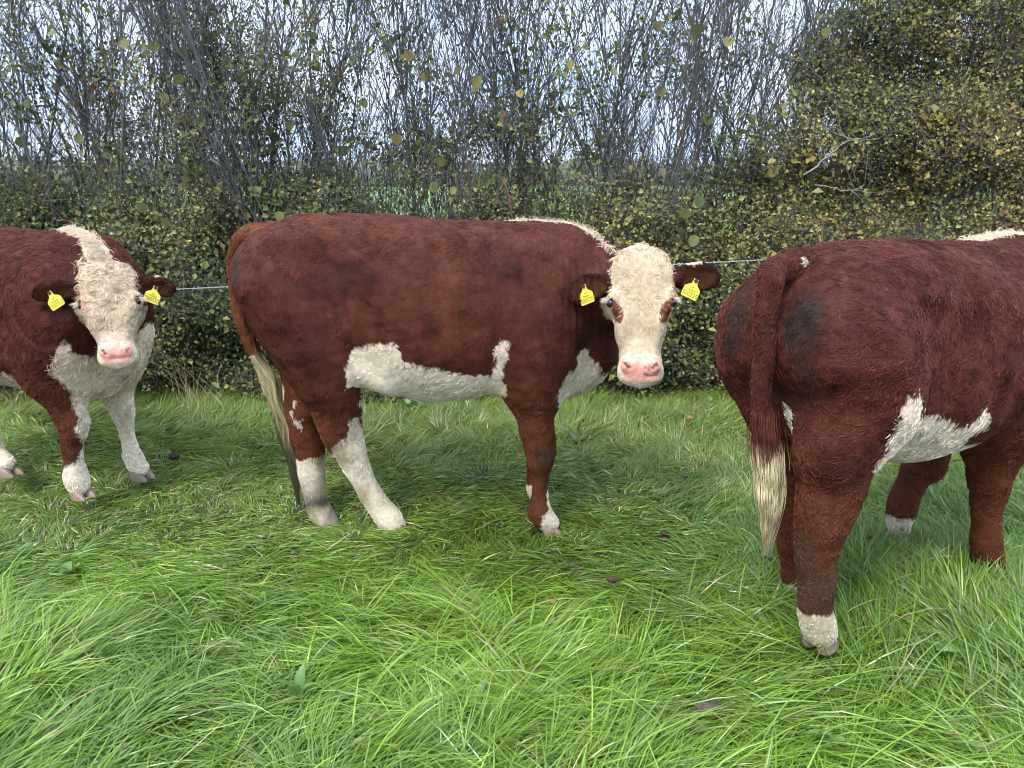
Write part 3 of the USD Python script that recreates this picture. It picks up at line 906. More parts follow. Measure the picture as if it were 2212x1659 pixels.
    if cr is not None:
        pl = np.array(cr)
        n_ = head.get("crest_n", 2600)
        u_ = r.random(n_) * (len(pl) - 1)
        i_ = np.minimum(u_.astype(int), len(pl) - 2)
        base = pl[i_] + (pl[i_ + 1] - pl[i_]) * (u_ - i_)[:, None]
        base = V2[cKDTree(V2).query(base)[1]] - [0, 0, .004] + r.normal(0, 1, (n_, 3)) * head.get('crest_w', 1.0) * [.015, .015, .006]
        back = unit(pl[i_] - pl[i_ + 1])
        dirs = back * .55 + r.normal(0, .4, (n_, 3)) + [0, -.75, .6]
        cc = (WHITE * .6 + CREAM * .4) * np.exp(r.normal(0, .15, n_))[:, None]
        strands("crest_hair", base, dirs, r.uniform(.03, .065, n_) * head.get("crest_len", 1.0), .0022, cc, 1.8, head.get("crest_wave", .55), 7)
    if tail is not None and "switch" in head:
        sw = head["switch"]
        pl = np.array(sw["pts"])
        n_ = sw["n"]
        seg = np.r_[0, np.cumsum(np.linalg.norm(np.diff(pl, axis=0), axis=1))]
        st = r.random(n_) ** 1.3 * .6 - .06
        k = 14
        p = np.zeros((n_, k, 3))
        offs = r.normal(0, 1, (n_, 3))
        ln = (.25 + .75 * r.beta(1.4, 1.6, n_)) * (1.04 - st)
        lock = np.round(r.random(n_) * 11)
        lo = np.random.default_rng(seed + 77).normal(0, 1, (12, 3))[lock.astype(int)]
        for j in range(k):
            f_ = (st + ln * j / (k - 1)).clip(-.1, 1.05)
            for d_ in range(3):
                p[:, j, d_] = np.interp(f_ * seg[-1], seg, pl[:, d_])
            ww = np.interp(f_, [0, .25, .6, 1.0], sw["w"])
            p[:, j] += (offs * .55 + lo * .55) * ww[:, None] * [1, 1, .3]
            p[:, j] += (np.sin(f_ * 24 + lock * 1.9 + offs[:, 0] * .5)[:, None] * .5 * ww[:, None]) * np.array([1, .6, 0])
        mix = np.clip(r.normal(0, .25, n_) + sw["dirty"] * (st + ln * .5), 0, 1)
        cc = (np.array([.60, .50, .27]) * (1 - mix[:, None]) + MUCK * .22 * mix[:, None]) * np.exp(r.normal(0, .2, n_))[:, None]
        cc[(r.random(n_) < .10) & (sw['dirty'] > .3)] *= .10
        cc = cc * (1 - .75 * np.clip(sw['dirty'] * (offs[:, :1] + .35) * (st + .5 * ln - .25)[:, None] * 2.2, 0, 1))
        fk = (st[:, None] + ln[:, None] * np.linspace(0, 1, k)[None])
        top_ = np.clip((sw.get("from", .0) + .12 * r.random((n_, 1)) - fk) / .08, 0, 1)[..., None]
        dk = (np.clip((fk - sw["mud"][0] - .12 * offs[:, :1]) / .25, 0, 1) * sw["mud"][1])[..., None]
        cc = cc[:, None] * (1 - dk) + np.array([.030, .026, .015]) * dk
        cc = cc * (1 - top_) + BROWN * 1.1 * top_
        curves("tail_hair", p, .0013 * np.linspace(1, .35, k)[None] * np.ones((n_, 1)), M["hair"], x_, cc)
    for sg in (-1, 1):
        n_ = 90
        a_ = r.uniform(-.7, 1.2, n_)
        base = np.array([hp(.236 - .006 * math.cos(v), sg * (.121 + .012 * math.sin(v)), -.010) for v in a_]) + r.normal(0, .003, (n_, 3))
        dirs = (np.stack([.35 + r.normal(0, .3, n_), sg * (.8 + r.normal(0, .3, n_)), .45 + r.normal(0, .3, n_)], -1)) @ A
        strands("eyelashes", base, dirs, r.uniform(.018, .035, n_), .0012, WHITE * np.ones((n_, 1)), .3, .1, 5)

    # ear tags
    if tags:
        out = Polygon([(-.029, 0), (.029, 0), (.033, .004), (.033, .040), (.029, .045), (.012, .058), (.0095, .070), (.0095, .080), (-.0095, .080), (-.0095, .070), (-.012, .058), (-.029, .045), (-.033, .040), (-.033, .004)])
        for sg, tg in tags.items():
            e = head["ears"][sg]
            plate = trimesh.creation.extrude_polygon(out, .0022, engine="earcut")
            stud = trimesh.creation.cylinder(.008, .006, sections=16)
            stud.apply_translation([0, .073, .004])
            dn = unit(np.array(tg["down"]) @ A)
            fc_ = unit(np.array(tg["face"]) @ A)
            fc_ = unit(fc_ - dn * (fc_ @ dn))
            R = np.stack([np.cross(dn, fc_) * -1, -dn, fc_])
            if np.linalg.det(R) < 0:
                R[0] *= -1
            hole = hp(*tg["at"])
            s_ = tg.get("s", 1.15)

            def put(m):
                return ((np.array(m.vertices) - [0, .073, .0]) * s_) @ R + hole, np.array(m.faces)
            pt = obj("ear_tag", put(plate), M["tag"], x_, smooth=25)
            obj("stud", put(stud), M["ink"], pt, smooth=40)
            for txt, hgt, yb, sqz in ((tg["text"], .017, .007, .72), ("755442", .0075, .0285, .95), ("UK", .006, .041, 1.0)):
                m = meshkit.text_mesh(txt, hgt, .0009)
                m.apply_translation([-(m.bounds[0][0] + m.bounds[1][0]) / 2, yb - m.bounds[0][1], .0024])
                m.apply_scale([sqz, 1, 1])
                obj("lettering", put(m), M["ink"], pt, smooth=False)
    return x_


def poly_px(c, pts, lat):
    return Polygon([(lambda q_: (q_[0], q_[2]))(c.P(px, py, lat)) for px, py in pts])


def pixels(c, V):
    """Where the photograph shows the points V (cow axes)."""
    w_ = c.world(V) - [0, 0, EYE]
    f_ = w_[:, 1] * math.cos(PITCH) - w_[:, 2] * math.sin(PITCH)
    u_ = w_[:, 1] * math.sin(PITCH) + w_[:, 2] * math.cos(PITCH)
    return 1106 + 1662 * w_[:, 0] / f_, 829.5 - 1662 * u_ / f_


def marked(c, Q, pts):
    return shapely.contains_xy(Polygon(pts), *pixels(c, Q))


def inside(poly, a, b):
    return shapely.contains_xy(poly, a, b)


def near_line(V, pl):
    pl = np.array(pl, float)
    best = np.full(len(V), 9.0)
    for a, b in zip(pl[:-1], pl[1:]):
        t = np.clip(((V - a) @ (b - a)) / ((b - a) @ (b - a)), 0, 1)
        best = np.minimum(best, np.linalg.norm(V - a - t[:, None] * (b - a), axis=1))
    return best


def base_coat(V, N, r, seed, dark_low=True):
    f1 = fbm(V * 4, 3, seed)[:, None]
    f2 = fbm(V * [14, 14, 5], 3, seed + 1)[:, None]
    f3 = fbm(V * [26, 26, 9], 2, seed + 7)[:, None]
    C = BROWN * (0.10 + .9 * f2 + .9 * f3)
    C = C + (RUST - BROWN) * np.clip((f1 - .52) * 3, 0, 1) * .28
    C = C + (DARK - BROWN) * np.clip((.42 - f1) * 4, 0, 1) * .5
    leg = np.clip((.85 - V[:, 2]) / .3, 0, 1)[:, None]
    C = C * (1 - .62 * leg) + (RUST * (.5 + .6 * f2)) * .62 * leg
    return C


def paint_head(V, C, head, pale=CREAM, patches=True, seed=1):
    S = head["S"]
    q_ = (V - head["O"]) @ head["A"].T / S
    q_[:, 1] /= np.interp(q_[:, 0], [.27, .46], head.get('wide', (1.0, 1.0)))
    j = (fbm(V * 22, 2, seed + 50) - .5) * .03
    face = (head["fn"](V) < .030 + j) & (q_[:, 0] > -.06) & (q_[:, 2] > -.20 + j * 2) & ~((q_[:, 0] < .20) & (np.abs(q_[:, 1]) > .116 + j * .5))
    ear = np.zeros(len(V), bool)
    for sg, e in head["ears"].items():
        d = (V - e["base"]) @ e["E"].T
        ear |= (d[:, 0] > .022 + j * .5) & (d[:, 0] < e["L"] * 1.1) & (np.abs(d[:, 1]) < .085) & (np.abs(d[:, 2]) < .032)
    m = face & ~ear
    tint = fbm(V * 16, 3, seed + 51)[:, None]
    C[m] = (pale * (1 - .5 * tint) + WHITE * .5 * tint)[m]
    lower = m & (q_[:, 0] > .40)
    t = np.clip((q_[:, 0] - .36) / .1, 0, 1)[:, None]
    C[lower] = (C * (1 - .35 * t) + WHITE * .35 * t)[lower]
    C[ear] = (DARK * .7 + (BROWN - DARK) * .45 * tint)[ear]
    inner = np.zeros(len(V), bool)
    for sg, e in head["ears"].items():
        d = (V - e["mid"]) @ e["E"].T
        inner |= ear & (np.hypot(d[:, 0] / (e["L"] * .36), d[:, 1] / .047) < 1) & (d[:, 2] > -.004)
        rim = ear & (d[:, 1] * sg * -1 > .032) & (d[:, 0] < .01) & (d[:, 0] > -e["L"] * .45) if head.get("rim") and sg in head.get('rims', (-1, 1)) else None
        if rim is not None:
            upv = unit(np.array([0, 0, 1.0]) - e["E"][0] * e["E"][0][2])
            top_ = ear & ((V - e["mid"]) @ upv > .050 + .3 * j) & (d[:, 0] < e['L'] * .08) & (d[:, 0] > -e["L"] * .30)
            C[top_] = WHITE
    C[inner] = (RUST * .40 + DARK * .3)
    # pink skin of the muzzle and round the eyes
    y = np.abs(q_[:, 1])
    wid = np.interp(q_[:, 0], [.478, .50, .53, .568, .584], [.058, .081, .080, .066, .048])
    nose = m & (q_[:, 0] > .480 + j * .3) & (q_[:, 0] < .582) & (y < wid + j * .3) & (q_[:, 2] > -.05)
    pk = PINK * (.85 + .35 * tint)
    C[nose] = pk[nose]
    lip = m & (q_[:, 0] > .582)
    C[lip] = (WHITE * .6 + PINK * .15)[None]
    hole = nose & ((((q_[:, 0] - .522) / .016) ** 2 + ((y - .057 + .6 * (q_[:, 0] - .522)) / .010) ** 2) < 1)
    C[hole] = PINK * .25
    ed = np.sqrt(((q_[:, 0] - .25) / .9) ** 2 + (y - .120) ** 2 + (q_[:, 2] + .006) ** 2)
    C[m & (ed < .030)] = PINK * .8
    C[m & (ed < .0235)] = np.array([.10, .045, .035])
    if patches:
        pr = m & ((((q_[:, 0] - .294) / .050) ** 2 + ((y - .100 + .18 * (q_[:, 0] - .25)) / .022) ** 2) < 1 + j * 8) & (q_[:, 2] > -.06)
        C[pr] = RUST * 1.0
    return C, q_, m


def through(c, lat, rows):
    """Joints seen in the photograph at (px, py), lying in the plane at lat, with their radii."""
    return [(c.P(px, py, lat), r_) for px, py, r_ in rows]


# --- the cow in the middle, side on, face turned to the camera
MC = Cow((-1.27, 3.45), 0)
nh = [((.31, -.14, 1.10), .19), ((.42, -.15, .90), .18)] + through(MC, -.15, [(710, 800, .150), (727, 870, .116), (735, 928, .094), (754, 972, .072), (777, 1022, .055), (800, 1064, .050), (820, 1096, .054), (836, 1118, .060), (856, 1140, .047)])
fh = [((.30, .13, 1.05), .18), ((.29, .10, .80), .120)] + through(MC, .04, [(656, 880, .085), (662, 930, .082), (669, 975, .068), (674, 1035, .056), (684, 1085, .053), (698, 1118, .061), (720, 1146, .047)])
nf = [((1.42, -.16, 1.0), .15)] + through(MC, -.17, [(1156, 790, .128), (1154, 850, .106), (1157, 905, .083), (1164, 955, .076), (1168, 992, .062), (1167, 1025, .043), (1165, 1068, .040), (1166, 1102, .052), (1187, 1130, .042)])
ff = [((1.40, .15, .95), .13), ((1.35, .15, .64), .09), ((1.38, .15, .42), .066), ((1.39, .15, .22), .045), ((1.39, .15, .10), .05), ((1.41, .15, .05), .043)]
MO, MN = MC.W(1386, 529, 3.13), MC.W(1384, 829, 2.94)
mh = dict(O=MO, A=frame(MO, MN, MC.loc([0.08, 0, 1.6]), 0.0), S=np.linalg.norm(MN - MO) / .598, rim=.052, rims=(1,), wide=(1.12, 1.03),
          ears={-1: dict(tip=(.215, -.315, -.02), face=(.40, -.35, 1.0)), 1: dict(tip=(.125, .335, -.08), face=(.40, .15, 1.0))},
          crest=[(1.27, 0, 1.425), (1.43, 0, 1.435), (1.56, -.02, 1.405), (1.66, -.08, 1.37), (1.74, -.18, 1.34)], crest_n=1300, crest_len=.62, crest_w=.7,
          switch=dict(mud=(.50, .92), **{'from': .12}, pts=[MC.P(*p_, 0) for p_ in ((536, 720), (556, 770), (575, 812), (596, 862), (612, 920), (626, 975), (640, 1045), (646, 1090))], w=[.010, .016, .014, .005], n=3000, dirty=.45),
          extra=[[((.50, -.22, .86), .035), ((.60, -.235, .80), .030), ((.74, -.20, .74), .04)], [((1.50, 0, .80), .16), ((1.60, -.01, .76), .085), ((1.68, -.03, .82), .055)]])
mneck = [((1.38, 0, 1.11), .27), ((1.55, -.02, 1.11), .205), ((1.65, -.06, 1.13), .155), ((1.73, -.16, 1.14), .145), (MO + np.array([.15, 0, -.15]) @ mh["A"], .115)]
mtail = [(MC.P(600, 500), .045), (MC.P(545, 500), .038), (MC.P(513, 528), .034), (MC.P(501, 580), .031), (MC.P(506, 635), .028), (MC.P(520, 690), .025), (MC.P(540, 745), .022), (MC.P(562, 790), .016), (MC.P(580, 830), .010)]


def paint_middle(c, V, N, head, r):
    C = base_coat(V, N, r, 3)
    j = (fbm(V * 22, 3, 60) - .5)[:, None] * np.array([.045, 0, .045])
    Q = V + j
    x, z = Q[:, 0], Q[:, 2]
    tint = fbm(V * 12, 3, 61)[:, None]
    pale = WHITE * (.75 + .4 * tint)
    torso_ = (x > .50) & (x < 1.32) & (V[:, 2] > np.where(V[:, 0] > 1.235, .69, .53))
    m = marked(c, Q, [(746, 795), (754, 768), (768, 748), (800, 742), (852, 740), (862, 760), (884, 786), (912, 792), (960, 797), (1000, 804), (1058, 814), (1070, 790), (1068, 752), (1085, 736), (1104, 740), (1094, 768), (1085, 800), (1096, 852), (1000, 930), (850, 930), (782, 890), (776, 842), (752, 828)]) & torso_
    m |= torso_ & (z < .74) & (np.abs(V[:, 1]) < .24) & (x > .60) & (N[:, 2] < .1)
    m |= marked(c, Q, [(1209, 812), (1214, 797), (1222, 808), (1244, 796), (1256, 758), (1270, 755), (1278, 786), (1302, 788), (1310, 806), (1340, 800), (1340, 880), (1250, 920), (1208, 900)]) & (x > 1.42) & (V[:, 1] > -.26)
    near_hind = (V[:, 1] < -.05) & (x < 1.0) & (z < .62)
    m |= near_hind & marked(c, Q, [(712, 978), (735, 952), (752, 940), (752, 905), (775, 903), (786, 935), (830, 935), (920, 1200), (780, 1200)])
    far_hind = (V[:, 1] >= -.05) & (x < .75) & (z < .75)
    m |= far_hind & (z < .315 + .06 * (x - .28))
    m |= far_hind & marked(c, Q, [(630, 890), (640, 830), (655, 835), (668, 870), (650, 880), (655, 905), (648, 932)])
    fore = (V[:, 1] < 0) & (x > 1.2) & (z < .32)
    m |= fore & marked(c, Q, [(1184, 1060), (1192, 1062), (1240, 1160), (1160, 1180), (1176, 1112), (1184, 1100)])
    m |= (V[:, 1] > 0) & (x > 1.2) & (z < .12)
    crest = near_line(V, head["crest"]) < .020 + .25 * j[:, 0]
    m |= crest & (N[:, 2] > .2)
    tl = (near_line(V, [c.P(560, 785), c.P(600, 870)]) < .05)
    m |= tl & (x < .2)
    tt_ = near_line(V, [t_[0] for t_ in mtail]) < .055
    C[tt_] = (RUST * (.7 + .5 * tint))[tt_]
    C[m] = pale[m]
    # dried muck, wet and dirty places (marks in the coat)
    d1 = np.linalg.norm((V - c.P(527, 590, -.15)) / [.045, .12, .10], axis=1) + j[:, 2] * 22
    a = np.clip(1.25 - d1, 0, 1)[:, None] * .85
    C = C * (1 - a) + np.array([.034, .028, .024]) * a
    wet = np.linalg.norm((V - c.P(725, 605, -.30)) / [.17, .2, .085], axis=1) + j[:, 0] * 14
    a = np.clip((1.1 - wet) * 3, 0, 1)[:, None] * .5
    C = C * (1 - a) + DARK * a
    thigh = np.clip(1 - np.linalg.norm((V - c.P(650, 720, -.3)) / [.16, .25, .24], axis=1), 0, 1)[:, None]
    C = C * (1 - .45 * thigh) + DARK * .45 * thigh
    ham = near_hind & m
    a = (np.clip(fbm(V * [10, 10, 5], 3, 71) - .45, 0, 1) * 3.0).clip(0, .8)[:, None] * (ham | (far_hind & m))[:, None]
    C = C * (1 - a) + MUCK * a
    fd = np.clip(1 - np.abs(V[:, 2] - .07) / .15, 0, 1)[:, None] * (far_hind & m)[:, None] * .95 * np.clip(3 * tint - .8, 0, 1)
    C = C * (1 - fd) + DIRT * 1.6 * fd
    hk = np.clip(1.2 - np.linalg.norm((V - c.P(742, 985, -.2)) / [.06, .12, .07], axis=1), 0, 1)[:, None] * (near_hind & m)[:, None] * np.clip(3 * tint - .7, 0, 1)
    C = C * (1 - hk) + MUCK * .6 * hk
    kn = np.clip(1.2 - np.linalg.norm((V - c.P(1176, 985, -.22)) / [.05, .09, .045], axis=1), 0, 1)[:, None] * .8
    C = C * (1 - kn) + DIRT * 1.4 * kn
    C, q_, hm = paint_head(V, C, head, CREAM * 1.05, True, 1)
    sp = hm & (q_[:, 0] > .53) & (q_[:, 0] < .56) & (np.abs(q_[:, 1] - .028) < .02) & (fbm(V * 60, 2, 5) > .52)
    C[sp] = PINK * .35
    return C


def neck_folds(c, V):
    """Skin folds that hang down the bent side of the neck, and the groove in front of the thigh."""
    px, py = pixels(c, V)
    m = np.exp(-((px - 1265) / 42) ** 2 - ((py - 650) / 85) ** 2) * (V[:, 1] < 0)
    return .0055 * m * np.sin(px * .42 + 2.2 * fbm(V * 5, 2, 8)) + .010 * (V[:, 1] < 0) * -np.exp(-((px - 690 - .45 * (py - 640)) / 26) ** 2 - ((py - 690) / 110) ** 2)


make_cow(MC, "whole red brown cow standing side on in the centre, white face turned to the camera",
         [dict(pts=nh, hoof=(*MC.P(862, 1146, -.15)[:2], -.005), toe=.05), dict(pts=fh, hoof=(*MC.P(722, 1150, .04)[:2], -.085 - .045), toe=0.05),
          dict(pts=nf, hoof=(*MC.P(1196, 1140, -.17)[:2], 0.008), toe=-.1), dict(pts=ff, hoof=(1.41, .15, 0.0), toe=0)],
         mh, mneck, mtail, paint_middle, wrinkle=neck_folds, hair=dict(count=130000, length=.018, head_length=.022, swirl=1.0, swirl_f=5.0, mess=.28, head_swirl=1.6, curl=1.2, head_curl=3.0, lift=.18, width=.0019, lump=.004), seed=5,
         tags={-1: dict(at=(.175, -.245, -.020), down=(.95, .25, 0), face=(.1, -.55, .85), text="300325", s=1.0), 1: dict(at=(.150, .232, -.045), down=(.9, -.42, 0), face=(.05, .12, 1), text="300325", s=1.02)})

# --- the curly cow on the left, walking in from the edge, facing the camera
LC = Cow((-3.34, 4.20), -22)
lnf = [((1.36, -.16, .98), .15)] + through(LC, -.17, [(118, 800, .125), (135, 847, .088), (146, 880, .078), (156, 908, .073), (160, 930, .060), (158, 955, .045), (160, 990, .042), (164, 1022, .053), (171, 1048, .046)])
lff = [((1.36, .16, .95), .14)] + through(LC, .17, [(250, 800, .10), (253, 852, .069), (264, 889, .060), (269, 912, .047), (274, 935, .040), (281, 962, .043), (288, 987, .053), (300, 1010, .047)])
lnh = [((.30, -.15, 1.08), .19), ((.41, -.155, .86), .16), ((.475, -.15, .64), .105), ((.49, -.14, .49), .08), ((.56, -.14, .32), .056)] + through(LC, -.14, [(-20, 975, .050), (-2, 993, .052), (14, 1003, .042)])
lfh = [((.27, .14, 1.05), .18), ((.33, .14, .75), .12), ((.29, .13, .5), .075), ((.29, .13, .25), .05), ((.31, .13, .1), .05), ((.34, .13, .05), .045)]
LO, LN = LC.W(224, 562, 3.44), LC.W(255, 787, 3.27)
lh = dict(O=LO, A=frame(LO, LN, LC.loc([-0.35, 0, 1.5]), 0.0), S=np.linalg.norm(LN - LO) / .598, rim=.050, rims=(1,), wide=(1.20, 1.06),
          ears={-1: dict(tip=(.150, -.375, -.05), face=(.7, -.3, 1.0)), 1: dict(tip=(.185, .345, -.08), face=(.7, .2, 1.0))},
          crest=[LC.W(150, 515, 3.72), LC.W(175, 522, 3.66), LC.W(200, 540, 3.60), LC.W(222, 556, 3.53)], crest_n=3600, crest_len=.85, crest_wave=.8,
          extra=[[((1.36, -.01, .80), .16), (LC.P(200, 790), .095), (LC.P(215, 812), .08)]])
lneck = [((1.34, 0, 1.07), .27), ((1.44, -.03, 1.07), .215), (LC.W(225, 640, 3.66), .18), (LO + np.array([.15, 0, -.13]) @ lh["A"], .145)]
LTORSO = TORSO.copy()
LTORSO[-5:, 0] = [1.45, 1.51, 1.56, 1.60, 1.625]
LTORSO[-6:, 3] *= .86
ltail = [((.14, 0, 1.33), .05), ((.03, 0, 1.28), .042), ((-.02, 0, 1.1), .036), ((-.03, 0, .8), .03), ((-.02, 0, .55), .02)]


def paint_left(c, V, N, head, r):
    C = base_coat(V, N, r, 13)
    j = (fbm(V * 14, 3, 160) - .5)[:, None] * np.array([.08, 0, .08])
    Q = V + j
    x, z = Q[:, 0], Q[:, 2]
    tint = fbm(V * 12, 3, 161)[:, None]
    pale = (CREAM + WHITE) * .52 * (.85 + .4 * tint)
    m = (z < .70) & (x > .5) & (x < 1.22) & (np.abs(V[:, 1]) < .34) & (V[:, 2] > .5)
    m |= marked(c, Q, [(50, 792), (56, 752), (64, 760), (62, 790), (76, 812), (60, 818)]) & (x < 1.3) & (V[:, 1] < 0)
    chest = (x > 1.15) & (V[:, 2] > .4)
    m |= marked(c, Q, [(128, 745), (140, 728), (152, 758), (205, 768), (225, 720), (330, 700), (330, 900), (250, 950), (180, 900), (162, 868), (148, 850), (140, 830), (118, 815), (108, 795)]) & chest
    near_f = (V[:, 1] < -.02) & (x > .95) & (V[:, 2] < .75)
    m |= near_f & marked(c, Q, [(118, 815), (140, 830), (148, 850), (158, 880), (170, 905), (162, 925), (168, 935), (180, 960), (168, 985), (165, 1000), (143, 1006), (120, 1100), (240, 1100), (215, 900), (205, 860), (200, 780)])
    m |= (V[:, 1] >= .02) & (x > .95) & (z < .72)
    m |= (x < .95) & (z < .35)
    crest = near_line(V, head["crest"]) < .060 + .3 * j[:, 0]
    m |= crest & (N[:, 2] > .1)
    C[m] = pale[m]
    legw = m & (V[:, 2] < .6)
    C[legw] = (WHITE * (.85 + .35 * tint))[legw]
    kn = np.clip(1.2 - np.linalg.norm((V - c.P(278, 900, .12)) / [.06, .09, .05], axis=1), 0, 1)[:, None] * .8
    C = C * (1 - kn) + np.array([.12, .11, .05]) * kn
    k2 = np.clip(1.2 - np.linalg.norm((V - c.P(176, 940, -.22)) / [.06, .09, .03], axis=1), 0, 1)[:, None] * .85
    C = C * (1 - k2) + DIRT * k2
    C, q_, hm = paint_head(V, C, head, CREAM * .92, False, 2)
    return C


make_cow(LC, "curly coated red brown cow at the left edge with a cream curly face",
         [dict(pts=lnf, hoof=(*LC.P(175, 1056, -.17)[:2], -.025), toe=-.15), dict(pts=lff, hoof=(*LC.P(302, 1018, .17)[:2], -.008), toe=-.05, hs=1.0),
          dict(pts=lnh, hoof=(*LC.P(14, 1004, -.14)[:2], .0), toe=0), dict(pts=lfh, hoof=(.36, .13, 0), toe=0)],
         lh, lneck, ltail, paint_left,
         dict(count=70000, length=.026, head_length=.030, swirl=1.7, swirl_f=8.0, mess=.45, head_swirl=3.0, curl=3.2, head_curl=6.0, lift=.36, width=.0021, lump=.008), h=.0105, scale=(1, 1, .947), seed=15, torso_rows=LTORSO,
         tags={-1: dict(at=(.155, -.285, -.028), down=(.92, .39, 0), face=(.1, -.45, .9), text="700333", s=1.0), 1: dict(at=(.170, .240, -.045), down=(.9, -.4, 0), face=(.05, .35, .95), text="700333", s=1.0)})

# --- the cow on the right, rump towards the camera, running out of the picture
RC = Cow((0.75, 2.27), 34)
rnh = [((.22, -.15, 1.08), .20), ((.24, -.17, .92), .165)] + through(RC, -.17, [(1799, 975, .110), (1798, 1030, .103), (1787, 1085, .093), (1773, 1139, .076), (1766, 1194, .064), (1761, 1249, .056), (1760, 1303, .051), (1763, 1335, .052), (1768, 1362, .052)])
rfh = [((.26, .14, 1.05), .19), ((.38, .14, .82), .15)] + through(RC, .14, [(1716, 1000, .095), (1711, 1080, .072), (1706, 1150, .055), (1711, 1210, .045), (1716, 1255, .045)]) + [((.60, .14, .04), .045)]
rnf = [((1.40, -.17, .98), .15)] + through(RC, -.19, [(2152, 920, .122), (2150, 962, .100), (2142, 1012, .082), (2136, 1064, .066), (2131, 1103, .053), (2129, 1130, .049), (2129, 1168, .057), (2132, 1205, .058), (2145, 1224, .048)])
rff = [((1.40, .17, .95), .14), ((1.42, .18, .68), .105)] + through(RC, .19, [(1999, 999, .080), (1980, 1025, .063), (1965, 1051, .057), (1954, 1077, .060), (1947, 1103, .061), (1942, 1127, .052), (1944, 1146, .047)])
RO, RN = np.array([2.02, 0.02, 1.36]), np.array([2.38, 0.02, .92])
rh = dict(O=RO, A=frame(RO, RN, np.array([4.0, 0, 2.6]), 0.0), S=.96, far=2.62,
          ears={-1: dict(tip=(.15, -.32, -.12), face=(.5, 0, 1.0)), 1: dict(tip=(.15, .32, -.12), face=(.5, 0, 1.0))},
          crest=[(1.13, 0, 1.372), (1.3, 0, 1.378), (1.5, 0, 1.385), (1.7, 0, 1.37), (1.92, 0, 1.37)], crest_n=2600, crest_len=.7, crest_wave=.85,
          switch=dict(mud=(.75, .4), **{'from': .28}, pts=[RC.X(*p_, -.03) for p_ in ((1648, 885), (1652, 945), (1660, 1010), (1664, 1060), (1664, 1105), (1660, 1150), (1655, 1200))], w=[.018, .022, .019, .005], n=4200, dirty=.5),
          extra=[[((1.50, 0, .78), .16), ((1.62, 0, .76), .09), ((1.70, 0, .85), .06)]])
RTORSO = TORSO.copy()
RTORSO[4:9, 2] = [.71, .665, .63, .63, .65]
rneck = [((1.38, 0, 1.06), .27), ((1.60, 0, 1.11), .225), ((1.80, 0, 1.18), .175), (RO + np.array([.15, 0, -.12]) @ rh["A"], .135)]
rtail = [((.16, 0, 1.345), .05), ((.035, 0.01, 1.33), .042), (RC.X(1664, 610, -.01), .038), (RC.X(1652, 680, -.02), .032), (RC.X(1650, 760, -.02), .031), (RC.X(1645, 840, -.02), .033), (RC.X(1645, 900, -.02), .033), (RC.X(1652, 950, -.02), .027), (RC.X(1656, 985, -.05), .018)]


def paint_right(c, V, N, head, r):
    C = base_coat(V, N, r, 23)
    j = (fbm(V * 22, 3, 260) - .5)[:, None] * np.array([.045, 0, .045])
    Q = V + j
    x, z = Q[:, 0], Q[:, 2]
    tint = fbm(V * 12, 3, 261)[:, None]
    pale = WHITE * (.75 + .4 * tint)
    m = marked(c, Q, [(1866, 990), (1880, 930), (1900, 902), (1935, 877), (1963, 850), (1976, 858), (1981, 890), (2000, 902), (2030, 896), (2045, 912), (2076, 927), (2110, 906), (2132, 880), (2141, 900), (2132, 928), (2098, 936), (2092, 962), (1985, 1040), (1905, 1040), (1876, 1010)]) & (V[:, 1] < .1) & (x > .2) & (x < 1.34) & (V[:, 2] > np.where(V[:, 0] > 1.04, .72, .45))
    m |= (x > .45) & (x < .96) & (z < .74) & (np.abs(V[:, 1]) < .26) & (V[:, 2] > .5) & (N[:, 2] < .1)
    hind = (x < .95)
    m |= hind & (V[:, 1] < 0) & (V[:, 2] + j[:, 2] < c.P(1770, 1325, -.2)[2])
    m |= hind & (V[:, 1] >= 0) & (z < .10)
    m |= (x > 1.2) & (V[:, 1] > .05) & (z < c.P(1945, 1112, .19)[2]) & (V[:, 2] < .3)
    m |= (x > 1.2) & (V[:, 1] < 0) & (z < .05)
    th = np.linalg.norm((V - c.X(1692, 915, .10)) / [.10, .022, .055], axis=1) + j[:, 0] * 10
    m |= (th < 1.2) & (V[:, 1] < -.02)
    crest = near_line(V, head["crest"]) < .026 + .3 * j[:, 0]
    m |= crest & (N[:, 2] > .2)
    sp = np.linalg.norm((V - c.P(1747, 565, -.05)) / [.009, .05, .02], axis=1) < .9
    C[m] = pale[m]
    C[sp & (N[:, 2] > .2)] = WHITE
    # caked dung on both pin bones and down the leg
    for cen, rad, k_ in ((c.X(1748, 690, .07), (.16, .065, .09), .9), (c.X(1590, 690, .06), (.16, .05, .13), .75), (c.X(1760, 800, .08), (.2, .06, .14), .45)):
        d = np.linalg.norm((V - cen) / rad, axis=1) + j[:, 2] * 26
        a = np.clip((1.3 - d) * 1.3, 0, 1)[:, None] * k_
        C = C * (1 - a) + np.array([.024, .018, .014]) * (.4 + 1.2 * tint) * a
    lg = hind & (V[:, 1] < 0) & (V[:, 2] < .55) & ~m
    a = (np.clip(fbm(V * [8, 8, 4], 3, 271) - .42, 0, 1) * 3).clip(0, .75)[:, None] * lg[:, None]
    C = C * (1 - a) + np.array([.05, .035, .022]) * a
    lw = hind & m & (V[:, 2] < .25)
    a = (np.clip(.04 - (V[:, 0] - .20), 0, .1) * 6).clip(0, .45)[:, None] * lw[:, None]
    C = C * (1 - a) + MUCK * 1.2 * a
    C, q_, hm = paint_head(V, C, head, CREAM, False, 3)
    return C


